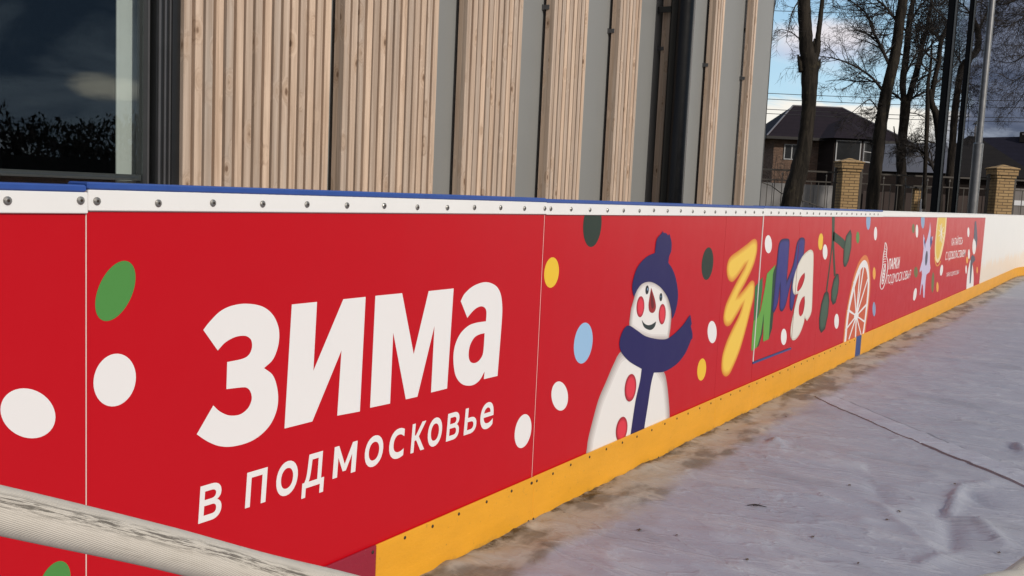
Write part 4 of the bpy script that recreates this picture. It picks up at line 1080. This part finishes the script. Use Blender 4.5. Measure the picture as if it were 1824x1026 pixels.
def world_house(nm, lab, mats, verts_faces):
    pass
def shed():
    # low grey-roofed shed right of the house
    c = atD(1562, 330, 40); v = Vector((c.x-CAM.x, c.y-CAM.y)).normalized(); e = Vector((v.y, -v.x))
    t = thing('grey_shed', 'low shed with a grey sheet roof between the leaning tree and the dark tree', 'shed', (c.x, c.y, 0), math.atan2(e.y, e.x))
    ze_, zr, W_ = 2.75, 4.0, 2.7
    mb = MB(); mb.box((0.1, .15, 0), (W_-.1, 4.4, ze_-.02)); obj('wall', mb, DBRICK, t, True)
    mb = MB(); mb.rings([[(-.2, 0, ze_), (-.2, 2.3, zr), (-.2, 4.6, ze_)], [(W_, 0, ze_), (W_, 2.3, zr+.15), (W_, 4.6, ze_)]]); obj('roof', mb, ROOFG, t, True)
    # dark hipped building
    c = atD(1607, 340, 43); v = Vector((c.x-CAM.x, c.y-CAM.y)).normalized(); e = Vector((v.y, -v.x))
    t = thing('dark_barn', 'black-brown building with a steep hipped roof behind the three poles', 'building', (c.x, c.y, 0), math.atan2(e.y, e.x))
    ze_, zr, W_ = 2.75, 4.72, 5.6
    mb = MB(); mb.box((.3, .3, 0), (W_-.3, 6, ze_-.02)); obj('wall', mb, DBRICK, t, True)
    mb = MB(); hiproof(mb, 0, W_, 0, 6.3, ze_, zr, 2.65, 3.0, 2.6); rf = obj('roof', mb, ROOF2, t, True)
    mb = MB(); mb.box((1.0, .26, 2.0), (1.5, .298, 2.6)); obj('window', mb, DGLASS, t, True)
    x, y = 3.05, 3.4
    mb = MB(); mb.box((x-.13, y-.13, 4.1), (x+.13, y+.13, 5.25)); ch = obj('chimney', mb, RIDGE, rf, True)
    mb = MB(); mb.rings([[(x-.22, y-.22, 5.33), (x+.22, y-.22, 5.33), (x+.22, y+.22, 5.33), (x-.22, y+.22, 5.33)], [(x-.03, y-.03, 5.52), (x+.03, y-.03, 5.52), (x+.03, y+.03, 5.52), (x-.03, y+.03, 5.52)]])
    for sx in (-.11, .11): mb.box((x+sx-.015, y-.11, 5.251), (x+sx+.015, y-.08, 5.329))
    obj('chimney_cap', mb, EAVE, rf, True)
    # long building on the right
    c = atD(1738, 340, 50); v = Vector((c.x-CAM.x, c.y-CAM.y)).normalized(); e = Vector((v.y, -v.x))
    t = thing('long_house', 'long low house with a blue-black roof at the right edge behind the fence', 'house', (c.x, c.y, 0), math.atan2(e.y, e.x))
    W_ = 11; ze_, zr = 2.6, 5.45
    mb = MB(); mb.box((.2, .3, 0), (W_, 6.5, ze_-.02)); obj('wall', mb, PLASTER, t, True)
    mb = MB(); mb.rings([[(0, 0, ze_), (0.1, 3.4, zr-.1), (0, 6.8, ze_)], [(W_, 0, ze_), (W_, 3.4, zr+.35), (W_, 6.8, ze_)]]); rf = obj('roof', mb, ROOF3, t, True)
    mb = MB(); mb.box((1.9, 2.9, zr-.35), (2.9, 3.6, zr+.20)); mb.box((2.0, 2.88, zr+.03), (2.5, 2.899, zr+.12), 1); obj('roof_vent', mb, [ROOF2, RIDGE], rf, True)
shed()

# ------------------------------------------------------------------ bare trees
def twigs(mb, p, d, L, r, lvl, rg, kids, droop=0.0, spread=(28, 62)):
    n = 5 if lvl else 4
    pts = [p]; q = p.copy(); dd = d.normalized()
    for i in range(n):
        dd = (dd + Vector((rg.uniform(-1, 1), rg.uniform(-1, 1), rg.uniform(-1, 1)))*.20 + Vector((0, 0, -droop*(i+1)/n if lvl < 2 else .03))).normalized()
        q = q+dd*(L/n); pts.append(q.copy())
    r1 = r*.35
    rad = [r+(r1-r)*i/n for i in range(n+1)]
    mb.tube(pts, rad, 6 if r > .03 else (4 if r > .012 else 3), 0, False)
    if lvl == 0: return
    for k in range(kids[lvl]):
        f = rg.uniform(.22, 1.0); i = min(n-1, int(f*n)); b = pts[i].lerp(pts[i+1], f*n-i)
        ax = (pts[i+1]-pts[i]).normalized(); s = ax.orthogonal().normalized(); s.rotate(Matrix.Rotation(rg.uniform(0, 6.283), 3, ax))
        an = R(rg.uniform(*spread)); nd = ax*math.cos(an)+s*math.sin(an)
        twigs(mb, b, nd, L*rg.uniform(.42, .72)*(1-.25*f), max(.0035, rad[i]*.55), lvl-1, rg, kids, droop, spread)
def limbpts(pts, z, rg, dz=0.0):
    return [atD(x, y, z+dz*i) for i, (x, y) in enumerate(pts)]
def smooth3(pts, rads, k=4):
    out = []; ro = []
    n = len(pts)
    for i in range(n-1):
        a, b, c, d = pts[max(0, i-1)], pts[i], pts[i+1], pts[min(n-1, i+2)]
        for s in range(k):
            t = s/k
            out.append(((b*2)+(c-a)*t+(a*2-b*5+c*4-d)*t*t+(b*3-a-c*3+d)*t**3)*.5); ro.append(rads[i]*(1-t)+rads[i+1]*t)
    out.append(pts[-1]); ro.append(rads[-1]); return out, ro
def tree(lab, z, trunks, limbs, seed, mat=BARK, lvl=2, kids=(0, 5, 6, 6), droop=.05, tl=1.0, nm='bare_tree', grp='bare trees by the fence', dens=1.0):
    """trunks: [(pixel points, pixel half widths)], limbs: [(pixel points, half width px, depth step, side twig count, twig length)]"""
    rg = random.Random(seed); px2m = z/F
    b = atD(*trunks[0][0][0], z); t = thing(nm, lab, 'tree', (b.x, b.y, 0), 0, grp)
    mb = MB()
    for k, (pts, hw) in enumerate(trunks):
        P = limbpts(pts, z, rg); Rr_ = [h*px2m for h in hw]
        if k == 0: P = [Vector((P[0].x, P[0].y, -.05))]+P; Rr_ = [Rr_[0]*1.25]+Rr_
        P, Rr_ = smooth3(P, Rr_, 5); mb.tube(P, Rr_, 14, 0, True, .07, rg)
    tr = obj('trunk', mb, mat, t, smooth=True)
    mb = MB()
    for (pts, hw, dz, cnt, L) in limbs:
        cnt = int(cnt*dens)
        P = limbpts(pts, z, rg, dz); n = len(P)
        Rr_ = [hw*px2m*(1-.75*i/(n-1)) for i in range(n)]
        P, Rr_ = smooth3(P, Rr_, 4); mb.tube(P, Rr_, 7, 0, False, .05, rg)
        for k in range(cnt):
            f = rg.uniform(.12, 1.0)*(len(P)-1); i = min(len(P)-2, int(f)); q = P[i].lerp(P[i+1], f-i)
            ax = (P[i+1]-P[i]).normalized(); s = ax.orthogonal().normalized(); s.rotate(Matrix.Rotation(rg.uniform(0, 6.283), 3, ax))
            an = R(rg.uniform(25, 70)); nd = ax*math.cos(an)+s*math.sin(an)
            twigs(mb, q, nd, L*rg.uniform(.55, 1.1), max(.006, min(Rr_[i]*.55, .028)), lvl, rg, kids, droop)
    obj('crown', mb, TWIG if mat is not BARK else TWIG, t)
    return t
# T1: thick trunk with a torn second stem
tree('thick-trunked bare tree with a broken side stem, in front of the brick house', 21,
     [([(1408, 368), (1422, 308), (1433, 258), (1438, 215), (1441, 180), (1442, 140), (1443, 112), (1437, 90), (1434, 45), (1432, 0), (1430, -60), (1426, -160)], [17.5, 15.5, 13, 12.2, 12.5, 14.5, 15.5, 12.5, 11.5, 11, 10, 7]),
      ([(1447, 112), (1454, 90), (1457, 66), (1461, 35), (1465, 0), (1470, -50), (1474, -120)], [8.5, 7.5, 4.6, 4.2, 3.8, 3.2, 2]),
      ([(1426, 116), (1423, 104), (1421, 97)], [5, 3, .8]), ([(1457, 121), (1460, 110), (1461.5, 104)], [4, 2.2, .6]), ([(1447, 96), (1449.5, 78), (1450.5, 68)], [4.2, 2.6, .5]), ([(1443, 108), (1445, 96), (1444, 88)], [5, 3, .6]), ([(1453, 92), (1456, 79), (1455, 70)], [3, 1.6, .4]), ([(1428, 128), (1425.5, 110), (1426.5, 100)], [6, 4, 1.6]), ([(1458, 82), (1461, 76), (1462.5, 72)], [2, 1.4, .4])],
     [([(1430, -40), (1405, -40), (1385, -10), (1378, 25)], 2.2, .15, 12, .9), ([(1430, -10), (1412, 20), (1405, 50), (1400, 75)], 1.4, -.1, 11, .55), ([(1425, 70), (1410, 58), (1395, 53), (1382, 53)], 1.2, .05, 7, .4),
      ([(1470, -60), (1482, -20), (1484, 20)], 1.4, .1, 8, .6), ([(1428, -160), (1410, -200), (1390, -240)], 4, .2, 12, 1.3), ([(1428, -150), (1450, -210), (1480, -250)], 4, -.2, 12, 1.3)], 11, BARK, 2, (0, 4, 5))
# T2: leaning trunk
tree('leaning grey-barked tree between the brick pillar and the dark forked tree', 22.5,
     [([(1553, 368), (1560, 300), (1567, 240), (1574, 190), (1581, 155), (1591, 115), (1598, 75), (1603, 35), (1608, 0), (1614, -60), (1620, -150)], [11, 11, 11, 10.5, 10, 9.5, 9, 8.5, 8.5, 7.5, 5])],
     [([(1570, 158), (1555, 140), (1535, 125), (1510, 112), (1485, 104), (1460, 100)], 2.6, -.05, 16, .75), ([(1569, 148), (1552, 145), (1525, 145), (1500, 142), (1470, 145)], 1.7, .08, 14, .6),
      ([(1586, 120), (1570, 85), (1555, 55), (1543, 25), (1520, 5), (1495, -10)], 3.2, .05, 18, .9), ([(1583, 62), (1560, 62), (1535, 58), (1515, 48)], 1.6, -.1, 14, .7), ([(1600, 40), (1575, 10), (1550, -10), (1525, -40)], 2.6, .15, 16, 1.0),
      ([(1566, 200), (1550, 178), (1530, 190), (1510, 208)], 1.4, -.1, 9, .6), ([(1608, 0), (1640, -50), (1680, -90)], 3.2, .2, 16, 1.2), ([(1612, -60), (1570, -120), (1530, -170)], 3.2, -.2, 16, 1.2), ([(1580, 170), (1565, 200), (1548, 220), (1535, 245)], 1.3, .0, 10, .5)], 22, BARK, 2, (0, 5, 7), dens=1.3)
# T3: dark forked tree
tree('dark forked bare tree behind the leaning trunk', 27,
     [([(1602, 368), (1606, 320), (1605, 280), (1608, 240), (1612, 200), (1613, 182)], [9, 9, 8, 8, 8.5, 9]), ([(1611, 190), (1608, 150), (1612, 115), (1616, 80), (1620, 40), (1628, -10)], [5, 5.5, 6, 5.5, 5, 4]),
      ([(1615, 188), (1626, 150), (1636, 115), (1642, 85), (1652, 45), (1660, 0)], [5.5, 5.5, 5, 4.2, 3.4, 2.4]), ([(1606, 285), (1596, 250), (1592, 225)], [3, 1.6, .8])],
     [([(1612, 184), (1625, 175), (1640, 168), (1660, 158), (1680, 150)], 2.6, .1, 14, .9), ([(1609, 184), (1598, 170), (1586, 165), (1575, 172)], 2.0, -.1, 9, .7), ([(1616, 100), (1600, 95), (1585, 88), (1570, 92)], 1.8, .1, 12, .8),
      ([(1636, 110), (1655, 85), (1672, 65), (1690, 60)], 2.4, .1, 16, .9), ([(1640, 92), (1632, 60), (1640, 30), (1655, 10)], 2.0, -.1, 14, .9), ([(1618, 60), (1600, 40), (1585, 20), (1575, -10)], 2.2, .1, 14, 1.0),
      ([(1622, 40), (1640, 10), (1665, -10), (1690, -15)], 2.4, .1, 16, 1.0), ([(1625, 150), (1650, 135), (1668, 120), (1690, 118)], 1.8, .1, 14, .8), ([(1614, 130), (1630, 100), (1650, 62), (1668, 50)], 2.0, .1, 14, .8), ([(1610, 200), (1640, 205), (1660, 225)], 1.2, .1, 10, .7)], 33, BARK2, 2, (0, 6, 7), dens=1.5)
# T4: gnarled tree left of the poles
tree('gnarled dark tree with low bent branches, just left of the dark poles', 23.5,
     [([(1672, 372), (1672, 320), (1674, 275), (1672, 235), (1668, 205), (1660, 185), (1656, 160)], [6.5, 7, 6.5, 7, 6.5, 5, 4.5]), ([(1659, 180), (1664, 145), (1672, 110), (1676, 75), (1690, 40), (1700, 0)], [4, 4.2, 4, 4, 3.2, 2.4]), ([(1645, 372), (1648, 300), (1650, 250), (1652, 200), (1653, 150), (1658, 115), (1660, 70)], [3.2, 3.4, 3.6, 4, 3.2, 2.2, 1.2]), ([(1671, 215), (1674, 202), (1672, 196)], [5, 4.5, 2])],
     [([(1668, 310), (1655, 285), (1640, 268), (1625, 262), (1612, 258)], 3.2, .06, 12, .55), ([(1648, 276), (1632, 278), (1618, 268)], 1.6, .0, 8, .4), ([(1665, 255), (1640, 250), (1622, 256)], 1.8, .1, 9, .5),
      ([(1676, 75), (1660, 55), (1640, 50), (1622, 62)], 2.4, .1, 14, .7), ([(1672, 110), (1650, 95), (1640, 75), (1648, 55), (1670, 50)], 2.2, -.1, 14, .7), ([(1664, 150), (1690, 130), (1710, 100)], 1.8, .1, 12, .7), ([(1690, 40), (1660, 10), (1640, -20)], 2, .1, 12, .9), ([(1657, 130), (1640, 110), (1630, 80)], 1.6, -.1, 12, .7)], 44, BARK2, 2, (0, 6, 7), dens=1.5)
# T5: tree with the swollen curved limb behind the poles
tree('bare tree with a swollen curved limb, seen behind the two dark poles', 25.5,
     [([(1690, 374), (1692, 310), (1697, 250), (1700, 205), (1706, 160), (1713, 120), (1728, 104), (1740, 90), (1743, 72), (1740, 50), (1733, 30), (1731, 0), (1735, -60)], [6.5, 6.5, 6, 6, 5.5, 5.5, 5, 5.5, 5.5, 5, 3.8, 3, 2])],
     [([(1742, 60), (1760, 20), (1790, -10), (1810, -30)], 2.0, .1, 14, .9), ([(1715, 118), (1700, 90), (1690, 60)], 2.0, -.1, 14, .8), ([(1731, 30), (1715, 8), (1690, 2)], 1.8, .1, 12, .8), ([(1704, 190), (1720, 170), (1726, 200), (1722, 240)], 1.2, .1, 10, .6), ([(1732, 0), (1755, 10), (1760, 30)], 1.6, .1, 10, .7), ([(1740, 88), (1720, 140), (1722, 180)], 1.0, .1, 9, .6), ([(1709, 140), (1728, 150), (1745, 170)], 1.2, -.1, 9, .7)], 55, BARK2, 2, (0, 6, 7), dens=1.5)
# T6: tree outside the frame, its drooping twigs reach in at the right edge
tree('bare tree at the right edge whose drooping twigs hang in front of the dark cloud', 24,
     [([(1890, 380), (1893, 250), (1896, 120), (1900, 0), (1905, -150)], [14, 13, 12, 11, 7])],
     [([(1896, 60), (1865, 38), (1835, 28), (1810, 40), (1790, 48), (1772, 44)], 2.2, -.08, 18, 1.0), ([(1898, 20), (1850, -5), (1810, 0), (1785, 8), (1765, -2)], 2.4, .1, 18, 1.0), ([(1895, 100), (1860, 80), (1830, 95), (1800, 112), (1768, 106)], 1.8, .1, 16, .9),
      ([(1895, 130), (1860, 115), (1830, 130), (1805, 143), (1780, 130)], 1.7, -.1, 16, .85), ([(1894, 160), (1860, 140), (1830, 160), (1808, 190), (1795, 205)], 1.4, .1, 12, .7), ([(1897, 0), (1870, -60), (1830, -90)], 3, .1, 14, 1.2), ([(1898, 40), (1840, 10), (1822, 30), (1812, 60)], 1.6, .1, 14, .8)], 66, BARK2, 2, (0, 5, 7), droop=.22, dens=1.4)
# climbing bush on the house front, bushes and far trees
def shrub(lab, cx, by, z, wpx, hpx, seed, n=26, nm='bare_shrub', grp=None, zb=0.0, L=None):
    rg = random.Random(seed); b = atD(cx, by, z); k = z/F
    t = thing(nm, lab, 'shrub', (b.x, b.y, 0), 0, grp)
    mb = MB(); base = Vector((b.x, b.y, zb)); H = hpx*k; W_ = wpx*k
    for i in range(n):
        d = Vector((rt.x, rt.y, 0))*rg.uniform(-1, 1)*W_/2 + Vector((fw.x, fw.y, 0))*rg.uniform(-.5, .5)*W_*.4 + Vector((0, 0, H*rg.uniform(.6, 1)))
        twigs(mb, base, d, d.length*.9, .02*rg.uniform(.6, 1)*z/40, 2, rg, (0, 4, 5), -.02)
    obj('branches', mb, TWIG, t)
shrub('bare climbing shrub against the lit brick corner of the house', 1392, 368, 50, 110, 150, 1, 16)
shrub('bare shrub in front of the grey shed', 1590, 368, 33, 60, 70, 2, 12)
shrub('thin bare shrub behind the right railings', 1700, 374, 29, 70, 55, 3, 14)
for k, (cx, hp, w) in enumerate(((1625, 165, 70), (1655, 150, 60), (1735, 140, 60), (1770, 148, 80))):
    shrub(['bare bushy tree on the horizon right of the dark forked trunk', 'bare bushy tree on the horizon left of the gnarled tree', 'bare bushy tree on the horizon beside the chimney', 'bare bushy tree on the horizon right of the lamp post'][k], cx, 372, 75, w, hp, 70+k, 20, 'distant_tree', 'bare trees on the horizon')

# ------------------------------------------------------------------ overhead cables
def cable(y0, y1, z, lab):
    a = atD(1250, y0-(1370-1250)*.02, z); b = atD(2000, y1+.3*0, z); d = b-a
    mb = MB(); pts = []
    A = a-d*.6; B = b+d*.4
    for k in range(25):
        t = k/24; p = A.lerp(B, t); p.z -= 1.6*4*t*(1-t)*.35-.42; pts.append(p)
    mb.tube(pts, .013*z/38, 5); tag(obj('power_cable', mb, CABLE), lab, 'cable', None)
cable(14, 28, 40, 'topmost black overhead cable crossing the clear sky')
cable(160, 183, 40, 'black overhead cable passing a little above the house roof')
cable(170, 196, 42, 'thin black overhead cable just under the one above the house roof')
cable(188, 214, 40, 'overhead cable level with the ridge of the brick house')
cable(196, 221, 42, 'lowest overhead cable, passing just below the ridge of the brick house')

# ------------------------------------------------------------------ wood behind the photographer (seen mirrored in the window)
def farwood():
    rg = random.Random(9); mb = MB()
    for k in range(30000):
        x = rg.uniform(-30, 90); y = -48+rg.uniform(-4, 4)
        h = 4.0+1.3*noise.noise(Vector((x*.09, 0, 0)))+1.2*noise.noise(Vector((x*.35, 5, 0)))+.9*noise.noise(Vector((x*1.3, 2, 0)))
        if x < 21: h += 1.6
        z = h*rg.random()**.75; s_ = rg.uniform(.10, .34)*(1.3-z/h*.6)
        c = Vector((x, y, z))
        d = [Vector((rg.uniform(-1, 1), rg.uniform(-1, 1), rg.uniform(-1, 1)*1.6))*s_ for _ in range(4)]
        mb.poly([c+v for v in d[:3]]); mb.poly([c+d[3], c+d[1]*.5, c-d[0]*.8])
    for x in range(-30, 90, 3):
        mb.box((x, -44, 0), (x+3.0, -43.8, 1.9))
    tag(obj('far_wood', mb, TWIG), kind='stuff', label='dark wood behind the photographer, mirrored in the window', cat='wood')
farwood()

# ------------------------------------------------------------------ light: low hazy winter sun + sky with clouds
SUN_EL = 27.0; sx, sy = -.27, -.963
sd = Vector((sx, sy, 0)).normalized()*math.cos(R(SUN_EL)); sd.z = math.sin(R(SUN_EL))
ld = bpy.data.lights.new('sun', 'SUN'); ld.energy = 2.6; ld.angle = R(2.5); ld.color = (1, .93, .84)
lo = bpy.data.objects.new('sun', ld); C.objects.link(lo); lo.rotation_euler = sd.to_track_quat('Z', 'Y').to_euler(); lo.location = (-5, -20, 15)

w = bpy.data.worlds.new('World'); sc.world = w; w.use_nodes = True
nt = N(w.node_tree); nt.n.clear()
out = nt.add('ShaderNodeOutputWorld')
STR = .1
sky = nt.add('ShaderNodeTexSky'); sky.sky_type = 'NISHITA'; sky.sun_disc = False
sky.sun_elevation = R(SUN_EL); sky.sun_rotation = math.atan2(sx, sy); sky.altitude = 150; sky.air_density = 1.0; sky.dust_density = .6; sky.ozone_density = 2.0
g = nt.add('ShaderNodeTexCoord').outputs['Generated']
s = nt.add('ShaderNodeSeparateXYZ', {0: g})
az = nt.m('MULTIPLY', nt.m('ARCTAN2', s.outputs[1], s.outputs[0]), 57.2958)
el = nt.m('MULTIPLY', nt.m('ARCSINE', s.outputs[2]), 57.2958)
n1 = nt.noise(nt.map(g, (1, 1, 2.6)), 7.0, 8, .6, .3)
n2 = nt.noise(nt.map(g, (1, 1, 3.0), (3, 1, 2)), 16.0, 7, .6, .4)
n3 = nt.noise(nt.map(g, (1, 1, 2.0), (7, 2, 1)), 2.6, 6, .6, .3)
def cl(c): return tuple(x/STR for x in c)
clear = nt.mix(nt.ramp(el, 2, 22), cl((.56, .82, .96)), cl((.22, .47, .82)))
skyc = nt.mix(.85, sky.outputs[0], clear)
# pinkish fair-weather cloud above the house
bx_ = nt.m('POWER', nt.m('DIVIDE', nt.m('SUBTRACT', az, 15.8), 3.6), 2.0); by_ = nt.m('POWER', nt.m('DIVIDE', nt.m('SUBTRACT', el, 9.1), 1.5), 2.0)
blob = nt.ramp(nt.m('SUBTRACT', nt.m('ADD', nt.m('SUBTRACT', 1.0, nt.m('ADD', bx_, by_)), nt.m('MULTIPLY', n2, 1.6)), .75), .0, .9)
skyc = nt.mix(nt.m('MULTIPLY', blob, .92), skyc, nt.mix(nt.ramp(el, 8.0, 9.4), cl((.50, .56, .74)), cl((.86, .80, .82))))
wisp = nt.m('MULTIPLY', nt.ramp(n1, .5, .75), .5)
skyc = nt.mix(wisp, skyc, cl((.80, .84, .90)))
# bright bank low on the horizon
low = nt.ramp(nt.m('ADD', el, nt.m('MULTIPLY', nt.m('SUBTRACT', n2, .5), 3.0)), 6.0, 5.2)
skyc = nt.mix(nt.m('MULTIPLY', low, .95), skyc, cl((.98, .93, .84)))
# dark cloud everywhere outside the clear window of sky
e1 = nt.ramp(nt.m('ADD', az, nt.m('MULTIPLY', nt.m('SUBTRACT', n1, .5), 9.0)), 10.6, 8.0)
e2 = nt.ramp(nt.m('ADD', az, nt.m('MULTIPLY', nt.m('SUBTRACT', n1, .5), 9.0)), 50, 60)
dk = nt.m('MAXIMUM', e1, e2)
dark = nt.mix(nt.ramp(n1, .36, .70), cl((.070, .090, .145)), cl((.17, .195, .27)))
overhead = nt.mix(nt.ramp(n3, .38, .62), cl((.24, .29, .38)), cl((.75, .76, .80)))
dark = nt.mix(nt.ramp(el, 22, 40), dark, overhead)
lowd = nt.ramp(nt.m('ADD', el, nt.m('MULTIPLY', nt.m('SUBTRACT', n2, .5), 5.0)), 4.6, 2.6)
dark = nt.mix(nt.m('MULTIPLY', lowd, .8), dark, cl((.45, .50, .58)))
# the gap of light by the sun, and a few pale tears in the cloud behind
sunny = nt.m('POWER', nt.m('MAXIMUM', nt.add('ShaderNodeVectorMath', {0: g, 1: tuple(sd)}, operation='DOT_PRODUCT').outputs['Value'], 0.0), 5.0)
dark = nt.mix(nt.m('MULTIPLY', sunny, .65), dark, cl((1.1, 1.0, .88)))
back = nt.m('MULTIPLY', nt.ramp(az, -36, -48), nt.ramp(az, -90, -75))
dark = nt.mix(back, dark, nt.mix(nt.ramp(nt.noise(nt.map(g, (1, 1, 3.2), (5, 2, 2)), 5.0, 7, .6, .4), .36, .66), cl((.10, .16, .25)), cl((.40, .50, .60))))
px_ = nt.m('POWER', nt.m('DIVIDE', nt.m('ADD', az, 56.0), 2.4), 2.0); py_ = nt.m('POWER', nt.m('DIVIDE', nt.m('SUBTRACT', el, 4.6), .9), 2.0)
hole = nt.ramp(nt.m('SUBTRACT', nt.m('ADD', nt.m('SUBTRACT', 1.0, nt.m('ADD', px_, py_)), nt.m('MULTIPLY', n2, 1.8)), 1.0), .0, .9)
dark = nt.mix(nt.m('MULTIPLY', hole, back), dark, cl((1.5, 1.4, 1.15)))
tear = nt.m('MULTIPLY', nt.ramp(n1, .60, .72), .55)
dark = nt.mix(nt.m('MULTIPLY', tear, nt.ramp(az, -20, -60)), dark, cl((.6, .6, .58)))
glare = nt.m('MULTIPLY', nt.m('MULTIPLY', nt.ramp(az, 3.0, -5.0), nt.ramp(az, -46, -30)), nt.ramp(nt.m('ADD', el, nt.m('MULTIPLY', nt.m('SUBTRACT', n2, .5), 10.0)), 24, 8))
dark = nt.mix(nt.m('MULTIPLY', glare, .9), dark, cl((1.5, 1.43, 1.33)))
col = nt.mix(dk, skyc, dark)
bg = nt.add('ShaderNodeBackground', {'Color': col, 'Strength': STR})
nt.l.new(bg.outputs[0], out.inputs[0])

sc.view_settings.view_transform = 'Standard'; sc.view_settings.look = 'None'
sc.view_settings.exposure = 0.0; sc.view_settings.gamma = 1.0; sc.view_settings.use_curve_mapping = False
sc.cycles.max_bounces = 8; sc.cycles.transparent_max_bounces = 12
